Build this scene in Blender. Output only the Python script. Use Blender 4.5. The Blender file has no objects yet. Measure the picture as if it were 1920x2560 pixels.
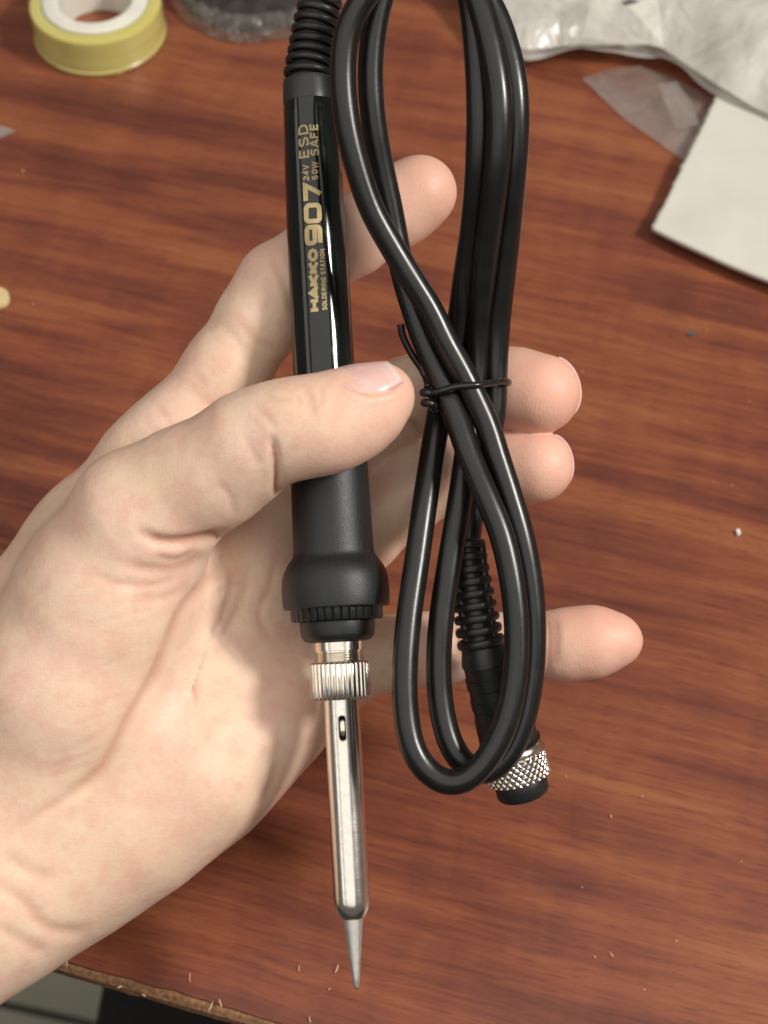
import bpy, bmesh, math, random
import numpy as np
from mathutils import Vector, Matrix, noise as mnoise

random.seed(7)
rng = np.random.default_rng(7)
rad = math.radians
scene = bpy.context.scene
COL = scene.collection

# ------------------------------------------------------------------ camera
PITCH = rad(36.0)
CAM_H = 0.415
FPX = 4400.0                      # focal length in pixels of a 1920 x 2560 frame
C = Vector((0, 0, CAM_H))
RGT = Vector((1, 0, 0))
UPV = Vector((0, math.cos(PITCH), math.sin(PITCH)))
FWD = Vector((0, math.sin(PITCH), -math.cos(PITCH)))
cam_data = bpy.data.cameras.new('camera')
cam = bpy.data.objects.new('camera', cam_data)
COL.objects.link(cam)
cam.location = C
cam.rotation_euler = (PITCH, 0, 0)
cam_data.sensor_fit = 'VERTICAL'
cam_data.sensor_height = 34.6
cam_data.lens = FPX / 2560 * 34.6
cam_data.clip_start = 0.01
cam_data.clip_end = 20
cam_data.dof.use_dof = True
cam_data.dof.focus_distance = 0.382
cam_data.dof.aperture_fstop = 20.0
scene.camera = cam

# ------------------------------------------------------------------ light
world = bpy.data.worlds.new('World')
scene.world = world
world.use_nodes = True
bg = world.node_tree.nodes['Background']
bg.inputs[0].default_value = (1.0, 0.94, 0.87, 1)
bg.inputs[1].default_value = 0.13


def area_light(name, pos, target, size, power, color, shape='DISK', size_y=None):
    d = bpy.data.lights.new(name, 'AREA')
    d.shape = shape
    d.size = size
    if size_y:
        d.size_y = size_y
    d.energy = power
    d.color = color
    o = bpy.data.objects.new(name, d)
    COL.objects.link(o)
    o.location = pos
    o.rotation_euler = (Vector(target) - Vector(pos)).to_track_quat('-Z', 'Y').to_euler()
    return o


HANDC = w_center = C + FWD * 0.40
key_dir = Vector((0.70, -0.14, 0.70)).normalized()
area_light('ceiling_lamp', HANDC + key_dir * 1.5, HANDC, 0.27, 22.5, (1.0, 0.95, 0.88))


def ceiling_fill(name, x0, x1, y0, y1, z, radiance, color):
    a = (x1 - x0) * (y1 - y0)
    pos = HANDC + Vector(((x0 + x1) / 2, (y0 + y1) / 2, z))
    return area_light(name, pos, pos - Vector((0, 0.0001, 1)), x1 - x0, radiance * math.pi * a, color, 'RECTANGLE', y1 - y0)


ceiling_fill('ceiling_fill', -1.25, 0.72, -1.9, 0.35, 1.25, 1.25, (1.0, 0.95, 0.88))
ceiling_fill('ceiling_fill', -2.6, -1.6, -1.9, 0.35, 1.25, 1.7, (1.0, 0.95, 0.88))  # added area light: splits reflections into stripes and fills from the left

vs = scene.view_settings
vs.view_transform = 'Standard'
vs.look = 'None'
vs.exposure = 0.0
vs.gamma = 1.0
vs.use_curve_mapping = False
scene.cycles.use_denoising = True
scene.cycles.max_bounces = 10
scene.cycles.transparent_max_bounces = 16
scene.cycles.sample_clamp_indirect = 4.0

# ------------------------------------------------------------------ coordinates
K = 1920.0 / 1659.0


def cs(u, v, d):
    """photo pixel + distance (mm) -> camera space mm (right, up, away)"""
    d = d + 200.0                 # distances below are counted from 200 mm in front of the lens
    return np.array([(u - 960) / FPX * d, (1280 - v) / FPX * d, d], float)


def w(p):
    """camera space mm -> world metres"""
    return C + 0.001 * (RGT * float(p[0]) + UPV * float(p[1]) + FWD * float(p[2]))


def cw(u, v, d):
    return w(cs(u, v, d))


def tp(u, v, z=0.0):
    """photo pixel -> world point at height z (m)"""
    dr = FWD + RGT * ((u - 960) / FPX) + UPV * ((1280 - v) / FPX)
    t = (z - C.z) / dr.z
    return C + dr * t


# ------------------------------------------------------------------ object helpers
def link(name, me, mat=None, parent=None, smooth=True):
    o = bpy.data.objects.new(name, me)
    COL.objects.link(o)
    if parent is not None:
        o.parent = parent
    if mat is not None and len(me.materials) == 0:
        me.materials.append(mat)
    if smooth:
        me.polygons.foreach_set('use_smooth', [True] * len(me.polygons))
    return o


def mesh(name, verts, faces):
    me = bpy.data.meshes.new(name)
    me.from_pydata([tuple(v) for v in verts], [], faces)
    me.update()
    return me


def empty(name, loc=(0, 0, 0)):
    o = bpy.data.objects.new(name, None)
    o.empty_display_size = 0.01
    COL.objects.link(o)
    o.location = loc
    return o


def tag(o, label=None, cat=None, group=None, kind=None):
    if label:
        o['label'] = label
    if cat:
        o['category'] = cat
    if group:
        o['group'] = group
    if kind:
        o['kind'] = kind
    return o


def sharp(o, ang=35):
    me = o.data
    bm = bmesh.new()
    bm.from_mesh(me)
    for e in bm.edges:
        e.smooth = not (len(e.link_faces) == 2 and e.calc_face_angle(0) > rad(ang))
    bm.to_mesh(me)
    bm.free()
    return o


def catmull(pts, n=10):
    pts = [np.asarray(p, float) for p in pts]
    P = [2 * pts[0] - pts[1]] + pts + [2 * pts[-1] - pts[-2]]
    out = []
    for i in range(1, len(P) - 2):
        p0, p1, p2, p3 = P[i - 1], P[i], P[i + 1], P[i + 2]
        # centripetal
        t0 = 0.0
        t1 = t0 + max(np.linalg.norm(p1 - p0), 1e-6) ** 0.5
        t2 = t1 + max(np.linalg.norm(p2 - p1), 1e-6) ** 0.5
        t3 = t2 + max(np.linalg.norm(p3 - p2), 1e-6) ** 0.5
        for k in range(n):
            t = t1 + (t2 - t1) * k / n
            A1 = (t1 - t) / (t1 - t0) * p0 + (t - t0) / (t1 - t0) * p1
            A2 = (t2 - t) / (t2 - t1) * p1 + (t - t1) / (t2 - t1) * p2
            A3 = (t3 - t) / (t3 - t2) * p2 + (t - t2) / (t3 - t2) * p3
            B1 = (t2 - t) / (t2 - t0) * A1 + (t - t0) / (t2 - t0) * A2
            B2 = (t3 - t) / (t3 - t1) * A2 + (t - t1) / (t3 - t1) * A3
            out.append((t2 - t) / (t2 - t1) * B1 + (t - t1) / (t2 - t1) * B2)
    out.append(pts[-1])
    return np.array(out)


def frames(path):
    T = np.gradient(path, axis=0)
    T /= np.linalg.norm(T, axis=1)[:, None]
    N = np.zeros_like(T)
    a = np.array([0, 0, 1.0]) if abs(T[0][2]) < 0.9 else np.array([1.0, 0, 0])
    N[0] = a - T[0] * a.dot(T[0])
    N[0] /= np.linalg.norm(N[0])
    for i in range(1, len(T)):
        v = N[i - 1] - T[i] * N[i - 1].dot(T[i])
        N[i] = v / np.linalg.norm(v)
    return T, N, np.cross(T, N)


def tube(path, radius, seg=20, cap=True):
    path = np.asarray(path, float)
    T, N, B = frames(path)
    r = np.broadcast_to(np.asarray(radius, float), (len(path),))
    V, F = [], []
    n = len(path)
    for i in range(n):
        for k in range(seg):
            a = 2 * math.pi * k / seg
            V.append(path[i] + r[i] * (math.cos(a) * N[i] + math.sin(a) * B[i]))
    for i in range(n - 1):
        for k in range(seg):
            k2 = (k + 1) % seg
            F.append((i * seg + k, i * seg + k2, (i + 1) * seg + k2, (i + 1) * seg + k))
    if cap:
        F.append(tuple(range(seg))[::-1])
        F.append(tuple((n - 1) * seg + k for k in range(seg)))
    return V, F


def lathe(profile, seg=64, fn=None, close=False):
    """profile [(s, r)] about +Z.  fn(s, r, angle) -> r"""
    V, F = [], []
    n = len(profile)
    for (s, r) in profile:
        for k in range(seg):
            a = 2 * math.pi * k / seg
            rr = fn(s, r, a) if fn else r
            V.append((rr * math.cos(a), rr * math.sin(a), s))
    m = n if close else n - 1
    for i in range(m):
        j = (i + 1) % n
        for k in range(seg):
            k2 = (k + 1) % seg
            F.append((i * seg + k, i * seg + k2, j * seg + k2, j * seg + k))
    if not close:
        if profile[0][1] > 1e-7:
            F.append(tuple(range(seg))[::-1])
        if profile[-1][1] > 1e-7:
            F.append(tuple((n - 1) * seg + k for k in range(seg)))
    return V, F


def fix_normals(me):
    bm = bmesh.new()
    bm.from_mesh(me)
    bmesh.ops.recalc_face_normals(bm, faces=bm.faces)
    bm.to_mesh(me)
    bm.free()


# ------------------------------------------------------------------ materials
class NT:
    def __init__(s, name):
        s.m = bpy.data.materials.new(name)
        s.m.use_nodes = True
        s.t = s.m.node_tree
        s.b = s.t.nodes['Principled BSDF']
        s.out = s.t.nodes['Material Output']

    def n(s, typ, **kw):
        nd = s.t.nodes.new(typ)
        for k, v in kw.items():
            if k.startswith('_'):
                setattr(nd, k[1:], v)
            else:
                key = k.replace('__', ' ')
                nd.inputs[key].default_value = v
        return nd

    def l(s, a, b):
        s.t.links.new(a, b)

    def coord(s, scale=(1, 1, 1), rot=(0, 0, 0), kind='Object'):
        tc = s.n('ShaderNodeTexCoord')
        mp = s.n('ShaderNodeMapping')
        mp.inputs['Scale'].default_value = scale
        mp.inputs['Rotation'].default_value = rot
        s.l(tc.outputs[kind], mp.inputs['Vector'])
        return mp.outputs[0]

    def noise(s, vec, scale, detail=4, rough=0.5, dist=0.0):
        nd = s.n('ShaderNodeTexNoise')
        nd.inputs['Scale'].default_value = scale
        nd.inputs['Detail'].default_value = detail
        nd.inputs['Roughness'].default_value = rough
        nd.inputs['Distortion'].default_value = dist
        s.l(vec, nd.inputs['Vector'])
        return nd.outputs['Fac']

    def ramp(s, fac, stops):
        nd = s.n('ShaderNodeValToRGB')
        cr = nd.color_ramp
        while len(cr.elements) < len(stops):
            cr.elements.new(0.5)
        for e, (p, c) in zip(cr.elements, stops):
            e.position = p
            e.color = (*c, 1) if len(c) == 3 else c
        s.l(fac, nd.inputs[0])
        return nd.outputs[0]

    def mix(s, fac, a, b, blend='MIX'):
        nd = s.n('ShaderNodeMix')
        nd.data_type = 'RGBA'
        nd.blend_type = blend
        for i, v in ((0, fac), (6, a), (7, b)):
            if hasattr(v, 'links'):
                s.l(v, nd.inputs[i])
            elif i == 0:
                nd.inputs[0].default_value = v
            else:
                nd.inputs[i].default_value = (*v, 1)
        return nd.outputs[2]

    def math(s, op, a, b=0.0):
        nd = s.n('ShaderNodeMath')
        nd.operation = op
        for i, v in ((0, a), (1, b)):
            if hasattr(v, 'links'):
                s.l(v, nd.inputs[i])
            else:
                nd.inputs[i].default_value = v
        return nd.outputs[0]

    def bump(s, height, strength=0.3, dist=0.0005, prev=None):
        nd = s.n('ShaderNodeBump')
        nd.inputs['Strength'].default_value = strength
        nd.inputs['Distance'].default_value = dist
        s.l(height, nd.inputs['Height'])
        if prev is not None:
            s.l(prev, nd.inputs['Normal'])
        return nd.outputs[0]

    def set(s, **kw):
        for k, v in kw.items():
            key = k.replace('__', ' ')
            inp = s.b.inputs[key]
            if hasattr(v, 'links'):
                s.l(v, inp)
            else:
                inp.default_value = (*v, 1) if isinstance(v, tuple) and len(v) == 3 and inp.type == 'RGBA' else v
        return s


def simple(name, color, rough=0.5, metal=0.0, nscale=0, namp=0.15, bump_s=0.0, bump_scale=2000, spec=0.5):
    t = NT(name)
    t.set(Roughness=rough, Metallic=metal)
    t.b.inputs['Specular IOR Level'].default_value = spec
    if nscale:
        v = t.coord()
        f = t.noise(v, nscale, 4)
        lo = tuple(c * (1 - namp) for c in color)
        hi = tuple(min(1, c * (1 + namp)) for c in color)
        t.set(Base__Color=t.ramp(f, [(0.3, lo), (0.7, hi)]))
        t.set(Roughness=t.math('ADD', t.math('MULTIPLY', f, 0.14), rough - 0.07))
    else:
        t.set(Base__Color=color)
    if bump_s:
        v = t.coord()
        t.set(Normal=t.bump(t.noise(v, bump_scale, 3), bump_s, 0.0002))
    return t.m


# ---- wood laminate
EDGE_A = tp(98, 2405)
EDGE_B = tp(637, 2560)
GRAIN = math.atan2(EDGE_B.y - EDGE_A.y, EDGE_B.x - EDGE_A.x)


def wood_material():
    t = NT('wood_laminate')
    base = t.coord()                                   # object space: x along grain
    warp_n = t.n('ShaderNodeTexNoise')
    warp_n.inputs['Scale'].default_value = 9
    warp_n.inputs['Detail'].default_value = 3
    t.l(base, warp_n.inputs['Vector'])
    sub = t.n('ShaderNodeVectorMath', _operation='SUBTRACT')
    t.l(warp_n.outputs['Color'], sub.inputs[0])
    sub.inputs[1].default_value = (0.5, 0.5, 0.5)
    mul = t.n('ShaderNodeVectorMath', _operation='MULTIPLY')
    t.l(sub.outputs[0], mul.inputs[0])
    mul.inputs[1].default_value = (0.03, 0.008, 0)
    add = t.n('ShaderNodeVectorMath', _operation='ADD')
    t.l(base, add.inputs[0])
    t.l(mul.outputs[0], add.inputs[1])
    vec = add.outputs[0]

    def sc(v, s):
        m = t.n('ShaderNodeMapping')
        m.inputs['Scale'].default_value = s
        t.l(v, m.inputs['Vector'])
        return m.outputs[0]
    bands = t.noise(sc(vec, (7.5, 66, 1)), 1.0, 6, 0.60, 0.25)          # broad figure
    cross = t.noise(sc(vec, (95, 16, 1)), 1.0, 4, 0.6, 0.2)          # ripple across the grain
    streak = t.noise(sc(vec, (30, 480, 1)), 1.0, 5, 0.68)             # fine lines
    pores = t.noise(sc(vec, (130, 1500, 1)), 1.0, 2, 0.5)
    f = t.math('ADD', bands, t.math('MULTIPLY', t.math('SUBTRACT', cross, 0.5), 0.22))
    f = t.math('ADD', f, t.math('MULTIPLY', t.math('SUBTRACT', streak, 0.5), 0.42))
    col = t.ramp(f, [(0.27, (0.105, 0.0290, 0.0205)), (0.40, (0.155, 0.0430, 0.0260)),
                     (0.52, (0.218, 0.0640, 0.0310)), (0.69, (0.290, 0.1020, 0.0430))])
    pm = t.ramp(pores, [(0.30, (1, 1, 1)), (0.42, (0, 0, 0))])
    col = t.mix(t.math('MULTIPLY', pm, 0.50), col, (0.085, 0.024, 0.016))
    sm = t.ramp(streak, [(0.30, (1, 1, 1)), (0.40, (0, 0, 0))])
    col = t.mix(t.math('MULTIPLY', sm, 0.34), col, (0.095, 0.026, 0.018))
    t.set(Base__Color=col, Roughness=t.math('ADD', t.math('MULTIPLY', streak, 0.12), 0.33))
    t.b.inputs['Specular IOR Level'].default_value = 0.5
    t.set(Normal=t.bump(pores, 0.12, 0.0002))
    return t.m


# ---- skin
def skin_material():
    t = NT('skin')
    v = t.coord()
    big = t.noise(v, 55, 4, 0.6)
    mid = t.noise(v, 190, 4, 0.6)
    blush = t.n('ShaderNodeAttribute', _attribute_name='blush').outputs['Fac']
    crease = t.n('ShaderNodeAttribute', _attribute_name='crease').outputs['Fac']
    fine = t.noise(v, 620, 3, 0.6)
    col = t.ramp(big, [(0.30, (0.775, 0.570, 0.405)), (0.5, (0.785, 0.575, 0.435)), (0.7, (0.760, 0.505, 0.400))])
    col = t.mix(t.math('MULTIPLY', t.ramp(mid, [(0.46, (0, 0, 0)), (0.64, (1, 1, 1))]), 0.45), col, (0.720, 0.390, 0.310))
    col = t.mix(t.math('MULTIPLY', t.ramp(fine, [(0.50, (0, 0, 0)), (0.70, (1, 1, 1))]), 0.22), col, (0.690, 0.440, 0.330))
    col = t.mix(blush, col, (0.715, 0.370, 0.280))
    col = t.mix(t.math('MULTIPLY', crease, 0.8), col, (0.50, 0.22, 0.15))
    t.set(Base__Color=col, Roughness=t.math('ADD', t.math('MULTIPLY', mid, 0.20), 0.40))
    t.b.inputs['Specular IOR Level'].default_value = 0.42
    t.b.inputs['Subsurface Weight'].default_value = 0.22
    t.b.inputs['Subsurface Radius'].default_value = (1.0, 0.42, 0.25)
    t.b.inputs['Subsurface Scale'].default_value = 0.003
    # relief: soft folds, fine criss-cross lines, cells and fingerprint ridges
    fold = t.noise(v, 140, 3, 0.55, 0.6)
    fl1 = t.noise(t.coord(scale=(260, 2300, 900), rot=(0, 0, 0.6)), 1.0, 2, 0.5)
    fl2 = t.noise(t.coord(scale=(2300, 300, 900), rot=(0, 0, 0.5)), 1.0, 2, 0.5)
    vor = t.n('ShaderNodeTexVoronoi', _feature='DISTANCE_TO_EDGE')
    vor.inputs['Scale'].default_value = 900
    t.l(v, vor.inputs['Vector'])
    wav = t.n('ShaderNodeTexWave')
    wav.inputs['Scale'].default_value = 560
    wav.inputs['Distortion'].default_value = 9
    wav.inputs['Detail'].default_value = 1
    wav.inputs['Detail Scale'].default_value = 0.35
    t.l(t.coord(rot=(0.3, 0.2, 0.9)), wav.inputs['Vector'])
    ridges = t.math('MULTIPLY', wav.outputs['Fac'], t.math('MULTIPLY', blush, 0.5))
    cells = t.ramp(vor.outputs['Distance'], [(0.0, (0, 0, 0)), (0.22, (1, 1, 1))])
    n1 = t.bump(fold, 0.14, 0.0010)
    n2 = t.bump(t.math('ADD', t.math('ADD', fl1, fl2), t.math('MULTIPLY', cells, 0.3)), 0.24, 0.00016, n1)
    n2 = t.bump(ridges, 0.30, 0.00012, n2)
    t.set(Normal=n2)
    return t.m


def nail_material():
    t = NT('fingernail')
    v = t.coord()
    tipf = t.n('ShaderNodeAttribute', _attribute_name='tip').outputs['Fac']
    n_ = t.noise(v, 300, 2)
    col = t.mix(t.ramp(n_, [(0.3, (0, 0, 0)), (0.7, (1, 1, 1))]), (0.74, 0.425, 0.395), (0.79, 0.50, 0.45))
    col = t.mix(tipf, col, (0.88, 0.78, 0.68))
    t.set(Base__Color=col, Roughness=0.24)
    t.b.inputs['Subsurface Weight'].default_value = 0.25
    t.b.inputs['Subsurface Radius'].default_value = (1.0, 0.4, 0.3)
    t.b.inputs['Subsurface Scale'].default_value = 0.0015
    rid = t.noise(t.coord(scale=(300, 2500, 2500)), 1.0, 2)
    t.set(Normal=t.bump(rid, 0.05, 0.0002))
    return t.m


def knurl_metal(name, col, rough, streak=0.0):
    t = NT(name)
    v = t.coord()
    f = t.noise(v, 700, 3)
    t.set(Base__Color=t.ramp(f, [(0.3, tuple(c * 0.88 for c in col)), (0.7, col)]), Metallic=1.0,
          Roughness=t.math('ADD', t.math('MULTIPLY', f, 0.12), rough - 0.06))
    if streak:
        fn = t.noise(t.coord(scale=(150, 150, 9000)), 1.0, 2)
        t.set(Normal=t.bump(fn, streak, 0.0001))
    return t.m


def film_material(name, tint, haze, rough=0.22, nscale=160, gloss=1.2):
    """clear crumpled plastic film: part see-through, part milky, glossy"""
    t = NT(name)
    t.t.nodes.remove(t.b)
    tr = t.n('ShaderNodeBsdfTransparent')
    tr.inputs[0].default_value = (0.93, 0.93, 0.91, 1)
    df = t.n('ShaderNodeBsdfDiffuse')
    df.inputs[0].default_value = (*tint, 1)
    tl = t.n('ShaderNodeBsdfTranslucent')
    tl.inputs[0].default_value = (*tint, 1)
    gl = t.n('ShaderNodeBsdfGlossy')
    gl.inputs[0].default_value = (0.9, 0.9, 0.9, 1)
    gl.inputs['Roughness'].default_value = rough
    m1 = t.n('ShaderNodeMixShader')
    m1.inputs[0].default_value = 0.22
    t.l(df.outputs[0], m1.inputs[1])
    t.l(tl.outputs[0], m1.inputs[2])
    m2 = t.n('ShaderNodeMixShader')
    v = t.coord()
    f = t.noise(v, nscale, 4, 0.6, 0.8)
    hz = t.ramp(f, [(0.3, (haze * 0.65,) * 3), (0.7, (min(1, haze * 1.3),) * 3)])
    t.l(hz, m2.inputs[0])
    t.l(tr.outputs[0], m2.inputs[1])
    t.l(m1.outputs[0], m2.inputs[2])
    m3 = t.n('ShaderNodeMixShader')
    fr = t.n('ShaderNodeFresnel')
    fr.inputs[0].default_value = 1.5
    t.l(t.math('MULTIPLY', fr.outputs[0], gloss), m3.inputs[0])
    t.l(m2.outputs[0], m3.inputs[1])
    t.l(gl.outputs[0], m3.inputs[2])
    t.l(m3.outputs[0], t.out.inputs[0])
    b = t.bump(t.noise(v, 60, 3, 0.55, 1.2), 0.5, 0.004)
    for nd in (df, gl, tl):
        t.l(b, nd.inputs['Normal'])
    return t.m


M = {}
M['wood'] = wood_material()
M['chipboard'] = simple('raw_board_edge', (0.21, 0.105, 0.05), 0.9, 0, 900, 0.45, 0.6, 2500)
M['skin'] = skin_material()
M['nail'] = nail_material()
M['handle'] = simple('glossy_black_plastic', (0.0075, 0.0095, 0.0075), 0.085, 0, 300, 0.2)
def smudged(mat, scale, lo_, hi_):
    nt = mat.node_tree
    b = nt.nodes['Principled BSDF']
    tc = nt.nodes.new('ShaderNodeTexCoord')
    nz = nt.nodes.new('ShaderNodeTexNoise')
    nz.inputs['Scale'].default_value = scale
    nz.inputs['Detail'].default_value = 6
    nz.inputs['Roughness'].default_value = 0.65
    nz.inputs['Distortion'].default_value = 1.2
    mr = nt.nodes.new('ShaderNodeMapRange')
    mr.inputs['From Min'].default_value = 0.40
    mr.inputs['From Max'].default_value = 0.68
    mr.inputs['To Min'].default_value = lo_
    mr.inputs['To Max'].default_value = hi_
    nt.links.new(tc.outputs['Object'], nz.inputs['Vector'])
    nt.links.new(nz.outputs['Fac'], mr.inputs['Value'])
    nt.links.new(mr.outputs[0], b.inputs['Roughness'])


smudged(M['handle'], 130, 0.07, 0.17)
M['collar'] = simple('grey_plastic', (0.026, 0.029, 0.028), 0.42, 0, 600, 0.15)
M['rubber'] = simple('matt_black_rubber', (0.0085, 0.0105, 0.0115), 0.45, 0, 1500, 0.3, 0.32, 4000)
M['rubber2'] = simple('black_ring_plastic', (0.0095, 0.0110, 0.0120), 0.42, 0, 1500, 0.2, 0.15, 3000)
M['relief'] = simple('strain_relief_plastic', (0.013, 0.0135, 0.0135), 0.42, 0, 900, 0.2)
M['cord'] = simple('black_pvc_cord', (0.0070, 0.0072, 0.0068), 0.31, 0, 220, 0.25, 0.07, 900)
M['tie'] = simple('black_twist_tie', (0.010, 0.010, 0.011), 0.27, 0, 800, 0.2)
M['gold'] = simple('gold_print', (0.45, 0.345, 0.17), 0.42, 0.15, 2500, 0.16)
M['nickel'] = knurl_metal('nickel', (0.80, 0.75, 0.67), 0.20, 0.10)
M['steel'] = knurl_metal('polished_steel', (0.82, 0.775, 0.71), 0.24, 0.16)
M['tipmetal'] = knurl_metal('tip_plating', (0.80, 0.78, 0.75), 0.44, 0.1)
smudged(M['steel'], 60, 0.19, 0.25)
M['slot_shade'] = simple('painted_slot_shade', (0.03, 0.028, 0.024), 0.4, 0.6, 400)  # shade inside the slot, painted dark on the pocket faces
M['tape'] = simple('yellow_tape', (0.46, 0.40, 0.055), 0.30, 0, 200, 0.12)
M['tape_core'] = simple('white_core', (0.74, 0.72, 0.63), 0.5, 0, 150, 0.05)
M['paper'] = simple('white_card', (0.60, 0.58, 0.52), 0.75, 0, 60, 0.04, 0.1, 1500)
M['bag'] = film_material('clear_bag', (0.95, 0.93, 0.86), 0.56, 0.24, 30, 1.0)
M['thin_bag'] = film_material('thin_clear_film', (0.78, 0.72, 0.66), 0.26, 0.25, 60, 0.35)
M['wrap'] = film_material('crinkled_wrap', (0.76, 0.73, 0.66), 0.13, 0.16, 300, 1.4)
M['dark_pack'] = simple('dark_packet', (0.026, 0.021, 0.018), 0.55, 0, 120, 0.4, 0.5, 300)
M['stick'] = simple('pale_wood', (0.62, 0.47, 0.24), 0.7, 0, 300, 0.12)
M['chip'] = simple('wood_splinter', (0.80, 0.56, 0.38), 0.7, 0, 900, 0.2)
M['white_chip'] = simple('white_fleck', (0.80, 0.78, 0.74), 0.5, 0, 900, 0.1)
M['grey_speck'] = simple('grey_speck', (0.075, 0.085, 0.085), 0.6, 0, 900, 0.2)
M['black'] = simple('black_cloth', (0.010, 0.010, 0.010), 0.8, 0, 300, 0.3)
M['tile'] = simple('floor_tile', (0.46, 0.46, 0.36), 0.35, 0, 9, 0.22)
M['grout'] = simple('grout', (0.055, 0.055, 0.045), 0.8, 0, 60, 0.2)

# ------------------------------------------------------------------ table and floor
ex = Vector((math.cos(GRAIN), math.sin(GRAIN), 0))
ey = Vector((-math.sin(GRAIN), math.cos(GRAIN), 0))
table = empty('table', EDGE_A)
table.rotation_euler = (0, 0, GRAIN)
tag(table, 'reddish brown wood grain tabletop under everything', 'table')
TH = 0.0045


def build_table():
    # top board: front edge at y = 0, slightly uneven where the laminate chipped
    xs = np.linspace(-0.55, 1.0, 420)
    chip = np.array([0.0009 + 0.0009 * max(0, mnoise.noise(Vector((x * 160, 0, 3)))) + 0.0006 * mnoise.noise(Vector((x * 40, 2, 0))) for x in xs])
    V, F = [], []
    n = len(xs)
    for x, c in zip(xs, chip):
        V += [(x, 0.0012 + c, 0), (x, 1.0, 0), (x, 0.0012 + c, -0.0011), (x, 1.0, -TH)]
    for i in range(n - 1):
        a, b = i * 4, (i + 1) * 4
        F += [(a, b, b + 1, a + 1), (a + 2, b + 2, b, a), (a + 1, b + 1, b + 3, a + 3)]
    F += [(0, 1, 3, 2), ((n - 1) * 4, (n - 1) * 4 + 2, (n - 1) * 4 + 3, (n - 1) * 4 + 1)]
    link('tabletop', mesh('tabletop', V, F), M['wood'], table, smooth=False)
    V, F = [], []
    for i, x in enumerate(xs):
        r1 = 0.00035 * mnoise.noise(Vector((x * 700, 5, 0)))
        r2 = 0.0004 * mnoise.noise(Vector((x * 400, 9, 0)))
        V += [(x, 0.0045, -0.0007), (x, 0.0012 + r2, -0.0008 + r1), (x, 0.0001 + r1, -0.0019 + r2), (x, 0.0 + r2, -TH), (x, 0.0045, -TH)]
    for i in range(n - 1):
        a, b = i * 5, (i + 1) * 5
        for k in range(4):
            F.append((a + k, a + k + 1, b + k + 1, b + k))
    link('board_edge', mesh('board_edge', V, F), M['chipboard'], table, smooth=False)


build_table()

# floor well below the table
FZ = -0.72


def build_floor():
    fl = mesh('floor', [(-3, -3, FZ), (3, -3, FZ), (3, 3, FZ), (-3, 3, FZ)], [(0, 1, 2, 3)])
    o = link('floor', fl, M['grout'], None, smooth=False)
    tag(o, kind='structure')
    # tiles around the one joint that shows
    a, b = tp(0, 2508, FZ + 0.004), tp(230, 2560, FZ + 0.004)
    dx = (b - a).normalized()
    dy = Vector((-dx.y, dx.x, 0))
    S, G = 0.40, 0.006
    for i in range(-2, 2):
        for j in (-1, 0):
            c0 = a + dx * (i * S + 0.13) + dy * (j * S)
            p = []
            g = G / 2
            for (u, v) in ((g, g), (S - g, g), (S - g, S - g), (g, S - g)):
                q = c0 + dx * u + dy * v
                p.append((q.x, q.y))
            V = [(x, y, FZ + 0.004) for x, y in p] + [(x, y, FZ - 0.002) for x, y in p]
            F = [(0, 1, 2, 3)] + [(k, k + 4, (k + 1) % 4 + 4, (k + 1) % 4) for k in range(4)]
            me = mesh('tile', V, F)
            fix_normals(me)
            link('tile', me, M['tile'], o, smooth=False)


build_floor()


def rounded_box(sx, sy, sz, bev, seg=4):
    bm = bmesh.new()
    bmesh.ops.create_cube(bm, size=1)
    bmesh.ops.scale(bm, vec=(sx, sy, sz), verts=bm.verts)
    bmesh.ops.bevel(bm, geom=bm.edges[:], offset=bev, segments=seg, profile=0.6, affect='EDGES')
    me = bpy.data.meshes.new('box')
    bm.to_mesh(me)
    bm.free()
    return me


# black seat under the table edge
pA, pB = tp(240, 2465, -0.25), tp(222, 2560, -0.25)
dv = (pA - pB).normalized()
seat = empty('stool', (0, 0, 0))
cushion = rounded_box(0.40, 0.40, 0.07, 0.02)
o = link('cushion', cushion, M['black'], seat)
ang = math.atan2(dv.y, dv.x) - math.pi / 2
side = Vector((dv.y, -dv.x, 0))
cpos = pA + side * 0.20 - dv * 0.10
seat.location = (cpos.x, cpos.y, FZ + 0.002)
seat.rotation_euler = (0, 0, ang)
o.location = (0, 0, -0.285 - FZ)
for sx in (-1, 1):
    for sy in (-1, 1):
        V, F = tube([(sx * 0.165, sy * 0.165, -0.319 - FZ), (sx * 0.185, sy * 0.185, 0.0)], [0.014, 0.011], 12)
        link('leg', mesh('leg', V, F), M['black'], seat)
tag(seat, 'black seat on the floor below the table edge', 'stool')

# ------------------------------------------------------------------ background things on the table
# tape roll
RO, RC, RH, HT = 0.0237, 0.0188, 0.0131, 0.0150
near = tp(243, 193, 0.0)
tape = empty('tape_roll', (near.x - 0.001, near.y + RO * 0.99, 0.0))
V, F = lathe([(0.0008, RC + 0.0002), (0.0, RC + 0.001), (0.0, RO - 0.0006), (0.0006, RO), (HT * 0.1, RO + 0.0001), (HT * 0.13, RO - 0.0003), (HT - 0.0005, RO - 0.0003),
              (HT, RO - 0.0012), (HT, RC + 0.0002)], 96, close=True)
me = mesh('tape_winding', V, F)
fix_normals(me)
tw = NT('tape_winding')
vv = tw.coord()
f1 = tw.noise(tw.coord(scale=(20, 20, 900)), 1.0, 3)
tw.set(Base__Color=tw.ramp(f1, [(0.3, (0.56, 0.50, 0.15)), (0.7, (0.64, 0.59, 0.24))]), Roughness=0.22)
tw.b.inputs['Subsurface Weight'].default_value = 0.6
tw.b.inputs['Subsurface Radius'].default_value = (1.0, 0.9, 0.25)
tw.b.inputs['Subsurface Scale'].default_value = 0.004
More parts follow.
